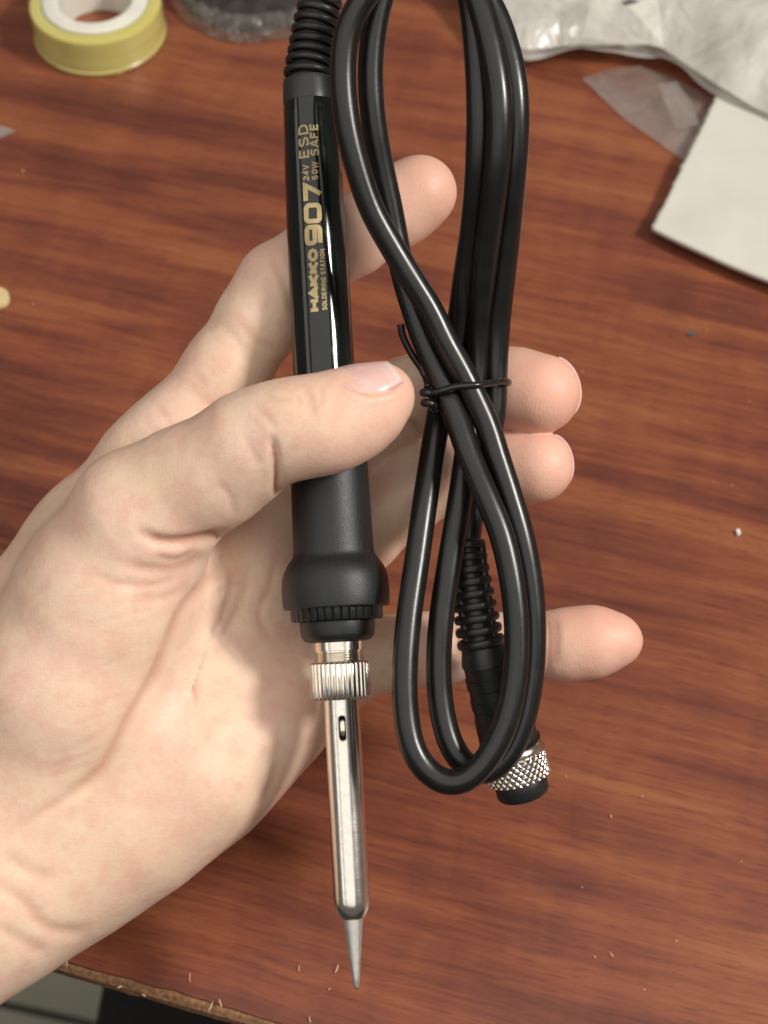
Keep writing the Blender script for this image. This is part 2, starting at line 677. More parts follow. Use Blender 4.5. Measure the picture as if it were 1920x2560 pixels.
tw.b.inputs['Coat Weight'].default_value = 0.4
sharp(link('tape_winding', me, tw.m, tape), 40)
V, F = lathe([(0.0004, RH), (0.0004, RC), (HT + 0.0006, RC), (HT + 0.001, RC - 0.0006), (HT + 0.001, RH + 0.0006), (HT + 0.0004, RH)], 96, close=True)
me = mesh('core', V, F)
fix_normals(me)
sharp(link('core', me, M['tape_core'], tape), 40)
tag(tape, 'roll of yellow tape with white plastic core lying on the table', 'tape')


def ridge(p, s):
    return 1 - abs(mnoise.noise(p * s)) * 2


def sheet(name, nu, nv, fn, mat, thick=0.0):
    """fn(a, b) -> Vector, a and b in 0..1"""
    V = [fn(i / (nu - 1), j / (nv - 1)) for j in range(nv) for i in range(nu)]
    F = [(j * nu + i, j * nu + i + 1, (j + 1) * nu + i + 1, (j + 1) * nu + i) for j in range(nv - 1) for i in range(nu - 1)]
    me = mesh(name, V, F)
    return me


def lerp_poly(pts, a):
    t = a * (len(pts) - 1)
    i = min(int(t), len(pts) - 2)
    f = t - i
    return pts[i] * (1 - f) + pts[i + 1] * f


# dark packet in crinkled wrap, top of the picture
pk_edge = [tp(u, v, 0.0) for (u, v) in ((418, -60), (436, 14), (470, 58), (520, 84), (570, 102), (640, 104), (740, 92), (830, 60), (880, -40))]
pk_c = tp(640, -170, 0)
pk = empty('wrapped_packet', (pk_c.x, pk_c.y, 0))


def pk_fn(a, b):
    e = lerp_poly(pk_edge, a)
    r = 0.97 - 0.97 * b
    p = pk_c.lerp(e, 0.93 * (1 - b) + 0.0)
    hgt = 0.0055 * min(1, (b * 5.5) ** 0.5) + 0.0035 * b * mnoise.noise(Vector((p.x * 60, p.y * 60, 1))) + 0.0012 * ridge(Vector((p.x, p.y, 0.3)), 110) * min(1, b * 6)
    return Vector((p.x - pk_c.x, p.y - pk_c.y, 0.0004 + hgt))


link('packet', sheet('packet', 130, 40, pk_fn, None), M['dark_pack'], pk)


def wr_fn(a, b):
    e = lerp_poly(pk_edge, a)
    q = mnoise.noise(Vector((a * 34, b * 1.5, 4))) * (0.6 + mnoise.noise(Vector((a * 11, 0, 2))))
    q2 = mnoise.noise(Vector((a * 90, b * 4, 8)))
    p = pk_c.lerp(e, 1.02 - 0.11 * b + 0.016 * q * (1 - b) + 0.012 * q2 * b)
    z = 0.0006 + 0.0068 * math.sin(min(1, b * 1.25) * math.pi / 2) + 0.0022 * q * (0.2 + b) + 0.0016 * q2
    return Vector((p.x - pk_c.x, p.y - pk_c.y, max(0.0005, z)))


link('wrap', sheet('wrap', 420, 14, wr_fn, None), M['wrap'], pk, smooth=False)
tag(pk, 'dark packet in crinkled clear wrap at the top edge beside the tape', 'packet')

# crumpled clear plastic bag, top right
bag_edge = [tp(u, v, 0.006) for (u, v) in ((1180, 40), (1240, 130), (1318, 152), (1391, 138), (1450, 128), (1500, 132), (1573, 141), (1654, 147), (1714, 184), (1787, 238), (1850, 268), (1930, 306), (2080, 380))]
bag_far = [tp(u, v, 0.02) for (u, v) in ((1130, -160), (1200, -220), (1300, -240), (1400, -250), (1500, -260), (1600, -270), (1700, -270), (1800, -250), (1900, -200), (2000, -160), (2080, -100), (2150, 0), (2200, 120))]


def cell(x, y, s, seed):
    """faceted crumple height from voronoi"""
    d, pts = mnoise.voronoi(Vector((x * s, y * s, seed)))
    return d[1] - d[0]


def bag_fn_at(lift, seed, amp):
    def fn(a, b):
        e = lerp_poly(bag_edge, a)
        f = lerp_poly(bag_far, a)
        p = e.lerp(f, b)
        prof = math.sin(min(1.0, b * 2.2) * math.pi / 2)
        h = lift * (0.25 + prof) + amp * prof * (1.2 * mnoise.noise(Vector((p.x * 18, p.y * 18, seed))) + 0.7 * (cell(p.x, p.y, 24, seed) - 0.3) + 0.10 * (cell(p.x, p.y, 60, seed + 3) - 0.3))
        h += 0.004 * (1 - prof) * mnoise.noise(Vector((p.x * 50, p.y * 50, seed + 9)))
        return Vector((p.x, p.y, max(0.003, 0.006 + h)))
    return fn


bag = empty('plastic_bag', (0, 0, 0))
bc = bag_edge[7]
bag.location = (bc.x, bc.y, 0)


def rel(fn, base):
    return lambda a, b: fn(a, b) - Vector((base.x, base.y, 0))


link('top_film', sheet('top_film', 170, 90, rel(bag_fn_at(0.016, 1.0, 0.012), bc), None), M['bag'], bag)
link('bottom_film', sheet('bottom_film', 120, 60, rel(bag_fn_at(0.002, 6.0, 0.004), bc), None), M['bag'], bag)
# folded corner flap lying on the bag
flap = [(1452, 116, .015), (1482, 0, .026), (1560, -40, .03), (1640, 20, .028), (1654, 130, .020), (1573, 138, .016)]
fp = [tp(*q) - Vector((bc.x, bc.y, 0)) for q in flap]
fc = sum(fp, Vector()) / len(fp)


def flap_fn(a, b):
    t = a * len(fp)
    i = int(t) % len(fp)
    f = t - int(t)
    e = fp[i].lerp(fp[(i + 1) % len(fp)], f)
    p = fc.lerp(e, 1 - b)
    return p + Vector((0, 0, 0.004 + 0.003 * b + 0.0022 * b * (cell(p.x, p.y, 90, 4.0))))


link('corner_flap', sheet('corner_flap', 90, 16, flap_fn, None), M['bag'], bag, smooth=False)
tag(bag, 'crumpled clear plastic bag in the top right corner', 'plastic bag')

# flat thin film under the card
tf = [(1456, 190), (1530, 166), (1600, 158), (1690, 190), (1800, 250), (1830, 330), (1790, 400), (1712, 398), (1640, 345), (1560, 290)]
tfp = [tp(u, v, 0.0022) for u, v in tf]
tc_ = sum(tfp, Vector()) / len(tfp)
film = empty('plastic_film', (tc_.x, tc_.y, 0))


def film_fn(a, b):
    t = a * len(tfp)
    i = int(t) % len(tfp)
    e = tfp[i].lerp(tfp[(i + 1) % len(tfp)], t - int(t))
    p = tc_.lerp(e, 1 - b)
    h = 0.0035 * min(1, b * 2) * (0.4 + mnoise.noise(Vector((p.x * 22, p.y * 22, 2))))
    return Vector((p.x - tc_.x, p.y - tc_.y, 0.0012 + max(0, h)))


link('film', sheet('film', 120, 24, film_fn, None), M['thin_bag'], film)
ins = [(1642, 225), (1690, 218), (1730, 275), (1745, 325), (1690, 335), (1668, 290)]
ip = [tp(u, v, 0.0035) for u, v in ins]
ic = sum(ip, Vector()) / len(ip)


def ins_fn(a, b):
    t = a * len(ip)
    i = int(t) % len(ip)
    e = ip[i].lerp(ip[(i + 1) % len(ip)], t - int(t))
    p = ic.lerp(e, 1 - b)
    return Vector((p.x - tc_.x, p.y - tc_.y, 0.0058 + 0.0016 * cell(p.x, p.y, 80, 7)))


link('folded_layer', sheet('folded_layer', 60, 10, ins_fn, None), M['thin_bag'], film, smooth=False)
tag(film, 'thin clear plastic film lying flat beside the white card', 'plastic film')


# white card with torn left edge
def build_card():
    L0, L1 = tp(1632, 568, 0.0060), tp(1800, 225, 0.0060)
    B1 = tp(1925, 688, 0.0060)
    up = (L1 - L0)
    rt = (B1 - L0)
    rt = rt * 1.6
    nu, nv = 60, 110
    V = []
    for j in range(nv):
        b = j / (nv - 1) * 1.25
        for i in range(nu):
            a = i / (nu - 1)
            p = L0 + rt * a + up * b
            if i == 0:
                p = p - rt.normalized() * (0.0008 * abs(mnoise.noise(Vector((b * 22, 1, 0)))) + 0.0013 * max(0, mnoise.noise(Vector((b * 60, 4, 0)))))
            sag = 0.0
            curl = 0.0
            p = p + Vector((0, 0, -sag * 0.4 + curl * 0.35 + 0.0008 * mnoise.noise(Vector((a * 3, b * 3, 2)))))
            bow = 0.0022 * math.sin(a * math.pi) * max(0, 1 - b * 3)
            p = p - up.normalized() * bow
            V.append(p)
    F = [(j * nu + i, j * nu + i + 1, (j + 1) * nu + i + 1, (j + 1) * nu + i) for j in range(nv - 1) for i in range(nu - 1)]
    base = L0.copy()
    base.z = 0
    me = mesh('card', [v - base for v in V], F)
    o = link('paper_card', me, M['paper'], None)
    o.location = base
    md = o.modifiers.new('thickness', 'SOLIDIFY')
    md.thickness = 0.0019
    md.offset = -1
    tag(o, 'thick white paper card with a torn left edge on the right', 'card')


build_card()


def slab(name, pts, z0, z1, mat, label, cat, group=None, bev=0.0003):
    """flat piece from an outline (world xy), with thickness"""
    c = sum(pts, Vector()) / len(pts)
    bm = bmesh.new()
    vs_ = [bm.verts.new((p.x - c.x, p.y - c.y, 0)) for p in pts]
    f = bm.faces.new(vs_)
    r = bmesh.ops.extrude_face_region(bm, geom=[f])
    for v in r['geom']:
        if isinstance(v, bmesh.types.BMVert):
            v.co.z = z1 - z0
    bmesh.ops.recalc_face_normals(bm, faces=bm.faces)
    if bev:
        bmesh.ops.bevel(bm, geom=bm.edges[:], offset=bev, segments=2, affect='EDGES')
    me = bpy.data.meshes.new(name)
    bm.to_mesh(me)
    bm.free()
    o = link(name, me, mat, None, smooth=False)
    o.location = (c.x, c.y, z0)
    tag(o, label, cat, group)
    return o


# pale stick end at the left edge
arc = []
for k in range(13):
    a = -math.pi / 2 + math.pi * k / 12
    arc.append((0 + 26 * math.cos(a), 752 + 24 * math.sin(a)))
outl = [(-160, 690), (-30, 727)] + [(u, v) for u, v in arc] + [(-30, 800), (-170, 760)]
slab('wooden_stick', [tp(u, v, 0) for u, v in outl], 0.0003, 0.0022, M['stick'], 'rounded end of a pale wooden stick at the left edge', 'stick')
slab('film_scrap', [tp(u, v, 0) for u, v in ((-60, 312), (0, 318), (40, 330), (0, 348), (-60, 352))], 0.0004, 0.0007, M['thin_bag'],
     'small scrap of clear film at the left edge below the tape', 'film scrap', bev=0)

# splinters and specks on the table: (u, v, length mm, direction degrees, width mm)
spl = [(168, 2400, 5.6, 88, .35), (133, 2398, 2.6, 88, .3), (476, 2447, 2.6, 95, .25), (748, 2423, 2.2, 92, .25), (842, 2426, 2.4, 72, .45),
       (527, 2520, 3.0, 60, .3), (552, 2512, 2.6, 100, .35), (775, 2551, 2.0, 95, .35), (300, 2470, 1.6, 20, .5), (360, 2490, 1.5, -20, .5),
       (1527, 2043, 1.5, 110, .45), (1414, 1943, .9, 90, .4), (1605, 1993, .8, 80, .35), (1529, 2389, 1.8, 120, .4), (1487, 2394, 1.0, 130, .35),
       (1474, 2464, 1.0, 70, .35), (1690, 2354, .9, 20, .35), (1117, 2214, .8, 30, .4), (1455, 2220, .7, 100, .35), (1760, 2228, .7, 30, .35),
       (1610, 2476, .8, 10, .35), (1700, 2282, .6, 80, .3), (1853, 2156, .7, 10, .3), (1585, 2445, .8, 40, .3), (824, 2474, .9, 50, .4),
       (300, 186, 1.6, 95, .9), (58, 430, .9, 30, .8), (84, 762, .6, 0, .5)]
SPL_LABELS = {0: 'longest pale splinter, standing at the table edge beside the wrist', 1: 'short splinter at the table edge just left of the longest splinter',
              2: 'thin splinter on the wood between the wrist and the iron tip', 3: 'thin splinter left of the iron tip', 4: 'thick pale splinter right beside the iron tip',
              5: 'slanted splinter at the table edge above the black seat', 6: 'forked looking splinter at the table edge, right of the slanted splinter',
              7: 'splinter at the bottom edge of the picture below the iron tip', 10: 'pale splinter on the wood below right of the connector',
              13: 'longest pale sliver in the lower right of the tabletop', 25: 'small pale splinter touching the bottom of the tape roll', 26: 'pale splinter on the wood left below the tape roll'}
for k, (u, v, ln, dg, wd) in enumerate(spl):
    if 14 < k < 25 and k % 2:
        continue
    ln, wd = (ln * 0.8, wd * 0.6) if 9 < k < 25 else (ln * 0.85, wd * 0.75)
    p = tp(u, v, 0)
    onedge = v > 2380 and u < 600
    z0 = 0.0005
    n = 5
    path, rr = [], []
    lift = 0.35 if ln > 2 else 0.12
    for i in range(n):
        t = i / (n - 1) - 0.5
        path.append((ln * .001 * t, ln * 0.00006 * math.sin(t * 5 + k), ln * .001 * (t + 0.5) * lift))
        rr.append(wd * .0005 * (1 - 0.75 * abs(t * 2) ** 3))
    V, F = tube(path, rr, 6)
    o = link('splinter', mesh('splinter', V, F), M['chip'], None)
    o.location = (p.x, p.y, z0)
    o.rotation_euler = (0, 0, rad(dg))
    tag(o, SPL_LABELS.get(k, 'tiny pale wood splinter lying on the tabletop'), 'splinter', 'wood splinters scattered on the table')
for (u, v) in ((1434, 903), (1522, 921), (1457, 929), (1826, 776), (1768, 829), (1874, 1004), (1785, 1204), (1831, 1214)):
    s = random.uniform(0.00013, 0.00026)
    V, F = lathe([(0, s * .6), (s * .5, s), (s, s * .8), (s * 1.3, s * .2)], 7, fn=lambda a_, r_, c_: r_ * (1 + 0.3 * math.sin(c_ * 3)))
    o = link('crumb', mesh('crumb', V, F), M['chip'], None, smooth=False)
    p = tp(u, v)
    o.location = (p.x, p.y, 0.0001)
    tag(o, 'tiny pale crumb on the tabletop', 'crumb', 'crumbs on the table')
q = [tp(u, v) for u, v in ((1838, 1329), (1847, 1327), (1851, 1338), (1843, 1342))]
slab('white_chip', q, 0.0002, 0.0012, M['white_chip'], 'small white rectangular fleck near the right edge', 'fleck', bev=0.0001)
q = [tp(u, v) for u, v in ((1718, 836), (1728, 830), (1741, 830), (1742, 837), (1730, 842), (1720, 842))]
slab('grey_speck', q, 0.0001, 0.0006, M['grey_speck'], 'dark grey speck on the wood near the card', 'speck', bev=0.0001)

# ------------------------------------------------------------------ soldering iron
P0 = cs(838.5, 1466, 190.0)
P1 = cs(777.0, 300, 198.0)
AX = (P1 - P0) / np.linalg.norm(P1 - P0)


def s_of(v):
    k = (1280 - v) / FPX
    return (k * P0[2] - P0[1]) / (AX[1] - k * AX[2])


def r_of(v, width):
    z = P0[2] + s_of(v) * AX[2]
    return 0.5 * width * z / FPX * 0.001 * 0.995


def sr(v, width):
    return (s_of(v) * 0.001, r_of(v, width))


az = (RGT * AX[0] + UPV * AX[1] + FWD * AX[2]).normalized()
to_cam = (C - w(P0)).normalized()
ayv = -(to_cam - az * to_cam.dot(az)).normalized()     # local +Y points away from the camera
axv = ayv.cross(az).normalized()
IM = Matrix((axv, ayv, az)).transposed().to_4x4()
IM.translation = w(P0)
s_tip = s_of(2474) * 0.001
IM.translation = w(P0) + az * s_tip                     # origin at the tip
IMI = IM.inverted()
iron = empty('soldering_iron')
iron.matrix_world = IM
tag(iron, 'black soldering iron with steel tip and its coiled black cord, held in the hand', 'soldering iron')


def ir(v, width):
    s, r = sr(v, width)
    return (s - s_tip, r)


def iron_part(name, prof, mat, seg=72, fn=None, sh=38, parent=None):
    V, F = lathe(prof, seg, fn)
    me = mesh(name, V, F)
    fix_normals(me)
    o = link(name, me, mat, parent or iron)
    sharp(o, sh)
    return o


# tip, barrel
tip_prof = [(0.0, 0.0)] + [ir(v, wd) for v, wd in ((2473.2, 5), (2471, 10), (2466, 14.5), (2440, 21), (2400, 29), (2350, 40), (2310, 49), (2285, 55))]
iron_part('tip', tip_prof, M['tipmetal'])
barrel = [ir(2296, 40), ir(2297, 50), ir(2294, 60), ir(2286, 72), ir(2274, 84), ir(2262, 90.5), ir(2245, 92.5), ir(2062, 90.5), ir(1772, 89.5), ir(1735, 89.5)]


def build_barrel():
    seg = 96
    prof = []
    for (s0, r0), (s1, r1) in zip(barrel[:-1], barrel[1:]):
        m = 14 if abs(s1 - s0) > 0.008 else 2
        for k in range(m):
            prof.append((s0 + (s1 - s0) * k / m, r0 + (r1 - r0) * k / m))
    prof.append(barrel[-1])
    V, F = lathe(prof, seg)
    me = mesh('barrel', V, F)
    fix_normals(me)
    o = link('barrel', me, M['steel'], iron)
    # slot: a real opening, cut with a boolean
    sA, sB = ir(1850, 10)[0], ir(1787, 10)[0]
    rr = 0.00082
    pts = []
    for k in range(13):
        a = math.pi * k / 12
        pts.append((rr * math.cos(a), sB - rr + rr * math.sin(a)))
    for k in range(13):
        a = math.pi + math.pi * k / 12
        pts.append((rr * math.cos(a), sA + rr + rr * math.sin(a)))
    n = len(pts)
    Vc = [(x - 0.0001, -0.0056, s) for x, s in pts] + [(x - 0.0001, -0.0016, s) for x, s in pts]
    Fc = [tuple(range(n)), tuple(range(2 * n - 1, n - 1, -1))] + [(k, k + n, (k + 1) % n + n, (k + 1) % n) for k in range(n)]
    mc = mesh('cut', Vc, Fc)
    fix_normals(mc)
    oc = link('cut', mc, M['slot_shade'], iron, smooth=False)
    md = o.modifiers.new('cut', 'BOOLEAN')
    md.operation = 'DIFFERENCE'
    md.object = oc
    md.solver = 'EXACT'
    bpy.context.view_layer.update()
    dg = bpy.context.evaluated_depsgraph_get()
    nm = bpy.data.meshes.new_from_object(o.evaluated_get(dg))
    o.modifiers.clear()
    o.data = nm
    bpy.data.objects.remove(oc)
    nm.materials.clear()
    nm.materials.append(M['steel'])
    nm.materials.append(M['slot_shade'])
    for pl in nm.polygons:
        pl.use_smooth = True
        c_ = pl.center
        pl.material_index = 1 if (sA < c_.z < sB and abs(c_.x) < 0.0011 and c_.y < 0 and math.hypot(c_.x, c_.y) < r_of(1820, 89.5) * 0.985) else 0
    sharp(o, 50)
    # rim round the slot and the heater seen inside
    path = [np.array((x * 1.06 - 0.0001, 0, (s - (sA + sB) / 2) * 1.01 + (sA + sB) / 2)) for x, s in pts]
    path.append(path[0])
    rb = r_of(1820, 89.5)
    path = [np.array((p[0], -math.sqrt(rb ** 2 - p[0] ** 2), p[2])) for p in path]
    V2, F2 = tube(path, 0.00013, 8, cap=False)
    link('slot_rim', mesh('slot_rim', V2, F2), M['steel'], o)
    V3, F3 = lathe([(sA - 0.0005, 0.0029), (sB + 0.0005, 0.0029)], 48)
    link('heater_rod', mesh('heater_rod', V3, F3), M['nickel'], o)


build_barrel()


def gear(n, depth, duty=0.5, sharpn=6.0, phase=0.0):
    def fn(s, r, a):
        c = math.cos(n * a + phase)
        k = 1 / (1 + math.exp(-sharpn * (c - (0.5 - duty) * 2)))
        return r - depth * (1 - k)
    return fn


# nut with flutes
zt, zb = ir(1654, 152), ir(1748, 151)
nut = [(zb[0], zb[1] * .80), (zb[0], zb[1] * 0.93)]
V, F = [], []
nprof = [(zb[0], 0.0042), (zb[0], zb[1] * 0.90), (zb[0] + .0003, zb[1] * .97), (zb[0] + .0006, zb[1]), (zt[0] - .0006, zt[1]), (zt[0] - .0002, zt[1] * .97), (zt[0], zt[1] * .90), (zt[0], 0.0040)]
gf = gear(34, 0.00036, 0.66, 7)
iron_part('nut', nprof, M['nickel'], 360, lambda s, r, a: gf(s, r, a) if r > zb[1] * .95 else r, 60)
# threaded neck
t0, t1 = ir(1656, 124), ir(1604, 126)
tprof = [ir(1604, 127), ir(1626, 127), ir(1627, 119), ir(1631, 119)]
vv_ = 1631
while vv_ < 1658:
    tprof += [ir(vv_ + 2, 125), ir(vv_ + 5.5, 118)]
    vv_ += 6.5
tprof.append(ir(1661, 118))
iron_part('threaded_neck', tprof, M['nickel'], 64)
# collar below the castellated ring, ring, grip
iron_part('nose_ring', [ir(1606, 120), ir(1602, 160), ir(1598, 172), ir(1592, 181), ir(1584, 186), ir(1556, 190), ir(1553, 190), ir(1550, 170)], M['rubber2'])
cg = gear(36, 0.00055, 0.86, 16)
c0, c1 = ir(1551, 231), ir(1512, 233)
iron_part('castellated_ring', [(c0[0], c0[1] * .8), (c0[0], c0[1] * .97), (c0[0] + .0003, c0[1]), (c1[0], c1[1]), (c1[0] + .0005, c1[1] * .8)], M['rubber2'], 408,
          lambda s, r, a: cg(s, r, a) if r > c0[1] * .96 else r, 55)
grip_prof = [ir(v, wd) for v, wd in ((1516, 240), (1519, 262), (1517, 267), (1512, 269), (1490, 271), (1462, 270), (1445, 266), (1430, 258), (1416, 245), (1404, 229), (1396, 216), (1389, 208), (1380, 203.5),
                                     (1370, 202), (1330, 201), (1270, 199), (1197, 196), (1120, 192), (1060, 189), (1030, 186), (1022, 182), (1016, 172), (1015, 160))]
iron_part('grip', grip_prof, M['rubber'], 96)
# handle tube
h_prof = [ir(v, wd) for v, wd in ((1060, 156), (940, 155), (840, 154), (743, 152.5), (640, 151), (562, 149.5), (470, 146), (381, 142), (310, 137), (262, 133.5), (250, 131))]
handle = iron_part('handle', h_prof, M['handle'], 128)
# grey end collar
iron_part('end_collar', [ir(v, wd) for v, wd in ((262, 128), (260, 134.5), (258, 135), (240, 134), (212, 131), (204, 129.5), (201, 127), (199, 118), (198, 100))], M['collar'], 96)


# ---- printing on the handle
def stroke_poly(bm, pts, width, closed=False):
    """flat stroke with mitred joints in the xy plane"""
    n = len(pts)
    pts = [np.array(p, float) for p in pts]
    L, R = [], []
    for i in range(n):
        if closed:
            a, b, c = pts[i - 1], pts[i], pts[(i + 1) % n]
        else:
            a = pts[i - 1] if i > 0 else None
            b = pts[i]
            c = pts[i + 1] if i < n - 1 else None
        d1 = (b - a) / np.linalg.norm(b - a) if a is not None else None
        d2 = (c - b) / np.linalg.norm(c - b) if c is not None else None
        if d1 is None:
            d1 = d2
        if d2 is None:
            d2 = d1
        nrm = np.array([-(d1 + d2)[1], (d1 + d2)[0]])
        nrm /= np.linalg.norm(nrm)
        cosh = max(0.35, nrm.dot(np.array([-d1[1], d1[0]])))
        o = nrm * width * 0.5 / cosh
        L.append(b + o)
        R.append(b - o)
    m = n if closed else n - 1
    # subdivide across for bending on the cylinder
    for i in range(m):
        j = (i + 1) % n
        k = max(1, int(np.linalg.norm(pts[j] - pts[i]) / 0.00035))
        for q in range(k):
            t0_, t1_ = q / k, (q + 1) / k
            quad = [L[i] * (1 - t0_) + L[j] * t0_, R[i] * (1 - t0_) + R[j] * t0_, R[i] * (1 - t1_) + R[j] * t1_, L[i] * (1 - t1_) + L[j] * t1_]
            bm.faces.new([bm.verts.new((p[0], p[1], 0)) for p in quad])


def rr(x0, y0, x1, y1, r, n=4, skip=None):
    out = []
    for cx, cy, a0 in ((x1 - r, y1 - r, 0), (x0 + r, y1 - r, 90), (x0 + r, y0 + r, 180), (x1 - r, y0 + r, 270)):
        for k in range(n + 1):
            a = rad(a0 + 90 * k / n)
            out.append((cx + r * math.cos(a), cy + r * math.sin(a)))
    return out


def arcp(cx, cy, rx, ry, a0, a1, n=10):
    return [(cx + rx * math.cos(rad(a0 + (a1 - a0) * k / n)), cy + ry * math.sin(rad(a0 + (a1 - a0) * k / n))) for k in range(n + 1)]


# glyphs in a unit box: list of (points, closed)
G = {
    'H': [([(.1, 0), (.1, 1)], 0), ([(.9, 0), (.9, 1)], 0), ([(.1, .5), (.9, .5)], 0)],
    'A': [([(.02, 0), (.5, .97), (.98, 0)], 0), ([(.2, .28), (.8, .28)], 0)],
    'K': [([(.1, 0), (.1, 1)], 0), ([(.92, 1), (.2, .48), (.95, 0)], 0)],
    'O': [(arcp(.5, .5, .42, .46, 0, 345, 23), 1)],
    'S': [(arcp(.5, .74, .38, .22, 20, 250, 9) + arcp(.5, .27, .40, .23, 80, -160, 10), 0)],
    'L': [([(.12, 1), (.12, .06), (.9, .06)], 0)],
    'D': [([(.12, .06), (.12, .94), (.5, .94)] + arcp(.5, .5, .40, .44, 80, -80, 8) + [(.5, .06)], 1)],
    'E': [([(.9, .94), (.12, .94), (.12, .06), (.9, .06)], 0), ([(.12, .5), (.8, .5)], 0)],
    'R': [([(.12, 0), (.12, .94), (.6, .94)] + arcp(.6, .72, .3, .22, 80, -80, 6) + [(.6, .5), (.12, .5)], 0), ([(.55, .5), (.95, 0)], 0)],
    'I': [([(.5, 0), (.5, 1)], 0)],
    'N': [([(.1, 0), (.1, .98), (.9, .02), (.9, 1)], 0)],
    'G': [(arcp(.5, .5, .42, .46, 40, 330, 14) + [(.88, .45), (.55, .45)], 0)],
    'T': [([(.5, 0), (.5, .94)], 0), ([(.02, .94), (.98, .94)], 0)],
    'F': [([(.12, 0), (.12, .94), (.9, .94)], 0), ([(.12, .5), (.78, .5)], 0)],
    'V': [([(.02, 1), (.5, .03), (.98, 1)], 0)],
    'W': [([(.0, 1), (.25, .03), (.5, .85), (.75, .03), (1, 1)], 0)],
    '2': [(arcp(.48, .70, .38, .25, 165, -30, 9) + [(.1, .06), (.92, .06)], 0)],
    '4': [([(.95, .25), (.05, .25), (.7, .97), (.7, 0)], 0)],
    '5': [([(.85, .94), (.2, .94), (.14, .52)] + arcp(.48, .30, .40, .25, 110, -160, 10), 0)],
    '0': [(arcp(.5, .5, .38, .46, 0, 345, 19), 1)],
    # wide squared numerals
    'n9': [(rr(.10, .42, .90, .90, .16), 1), ([(.90, .66), (.90, .28)] + arcp(.72, .28, .18, .18, -10, -90, 4) + [(.10, .10)], 0)],
    'n0': [(rr(.10, .10, .90, .90, .18), 1)],
    'n7': [([(.05, .90), (.88, .90), (.40, 0.0)], 0)],
}


def R_at(s):
    pr = sorted(h_prof)
    return float(np.interp(s, [a for a, _ in pr], [b for _, b in pr]))


def text_block(name, chars, widths, v0, v1, x_top0, x_bot0, x_top1, x_bot1, stroke, gap=0.12, flat=False):
    """reads upwards along the handle.  v0 -> v1 photo rows of start and end, x_* = photo columns of glyph top and foot at start and end"""
    bm = bmesh.new()
    tot = sum(widths) + gap * (len(widths) - 1)
    s0, s1 = ir(v0, 1)[0], ir(v1, 1)[0]
    z0_ = P0[2] + s_of(v0) * AX[2]
    z1_ = P0[2] + s_of(v1) * AX[2]

    def axis_x(v):
        p = P0 + AX * s_of(v)
        return 960 + p[0] / p[2] * FPX
    tt0, tb0 = (x_top0 - axis_x(v0)) * z0_ / FPX * .001, (x_bot0 - axis_x(v0)) * z0_ / FPX * .001
    tt1, tb1 = (x_top1 - axis_x(v1)) * z1_ / FPX * .001, (x_bot1 - axis_x(v1)) * z1_ / FPX * .001
    unit = (s1 - s0) / tot
    pos = 0
    for ch, wd in zip(chars, widths):
        if ch != ' ':
            hgt = abs(tb0 - tt0)
            for pts, cl in G[ch]:
                # canvas in metres: x along reading, y = glyph height
                q = [((pos + p[0] * wd) * unit, (stroke * .5 + p[1] * (hgt - stroke))) for p in pts]
                stroke_poly(bm, q, stroke, bool(cl))
        pos += wd + gap
    for vtx in bm.verts:
        x, y = vtx.co.x, vtx.co.y
        f = x / (s1 - s0)
        s = s0 + x
        hgt = abs(tb0 - tt0)
        tt = tt0 + (tt1 - tt0) * f
        tb = tb0 + (tb1 - tb0) * f
        t = tb + (tt - tb) * (y / hgt)
        r = R_at(s) + 0.00005
        t = max(-r * .97, min(r * .97, t))
        vtx.co = (t, -math.sqrt(r * r - t * t), s)
    bmesh.ops.remove_doubles(bm, verts=bm.verts, dist=1e-6)
    bmesh.ops.recalc_face_normals(bm, faces=bm.faces)
    me = bpy.data.meshes.new(name)
    bm.to_mesh(me)
    bm.free()
    return link(name, me, M['gold'], handle, smooth=False)


def z3(x, y):
    return 640 + x / 2.764, 200 + y / 2.764


def block(chars, widths, y0, y1, xt0, xb0, xt1, xb1, st, gap, name='printed_word'):
    text_block(name, chars, widths, z3(0, y0)[1], z3(0, y1)[1], z3(xt0, 0)[0], z3(xb0, 0)[0], z3(xt1, 0)[0], z3(xb1, 0)[0], st, gap)


block('HAKKO', [1, 1.05, 1, 1, 1.0], 1634, 1216, 370, 446, 358, 432, 0.00080, 0.10)
block('SOLDERING STATION', [.8, .85, .7, .85, .75, .85, .35, .85, .9, .25, .8, .8, .85, .8, .35, .9, .85], 1630, 1217, 459, 496, 441, 476, 0.00026, 0.24)
block(['n9', 'n0', 'n7'], [1, 1, .92], 1186, 764, 331, 474, 316, 462, 0.00104, 0.10, 'printed_number')
block('24V', [.9, .9, 1.0], 742, 638, 328, 373, 322, 368, 0.00031, 0.30, 'printed_number')
block('50W', [.9, .9, 1.25], 742, 622, 387, 434, 384, 430, 0.00031, 0.28, 'printed_number')
block('ESD', [.9, 1, 1.05], 590, 360, 298, 376, 291, 366, 0.00046, 0.24)
block('SAFE', [1, 1.05, .9, .9], 580, 360, 377, 441, 368, 434, 0.00043, 0.24)

# ---- ribbed strain relief at the top and the cord
CORD_R = 2.78
rel_pts = [P0 + AX * s_of(206), P0 + AX * s_of(190), cs(779, 130, 199.4), cs(789, 60, 199.6), cs(803, 0, 199.6), cs(824, -70, 199)]
rel_path = catmull(rel_pts, 12)


def to_iron(p):
    return IMI @ w(p)


V, F = tube([to_iron(p) for p in rel_path], np.linspace(0.0046, 0.0037, len(rel_path)), 32)
relief = link('strain_relief', mesh('strain_relief', V, F), M['relief'], iron)
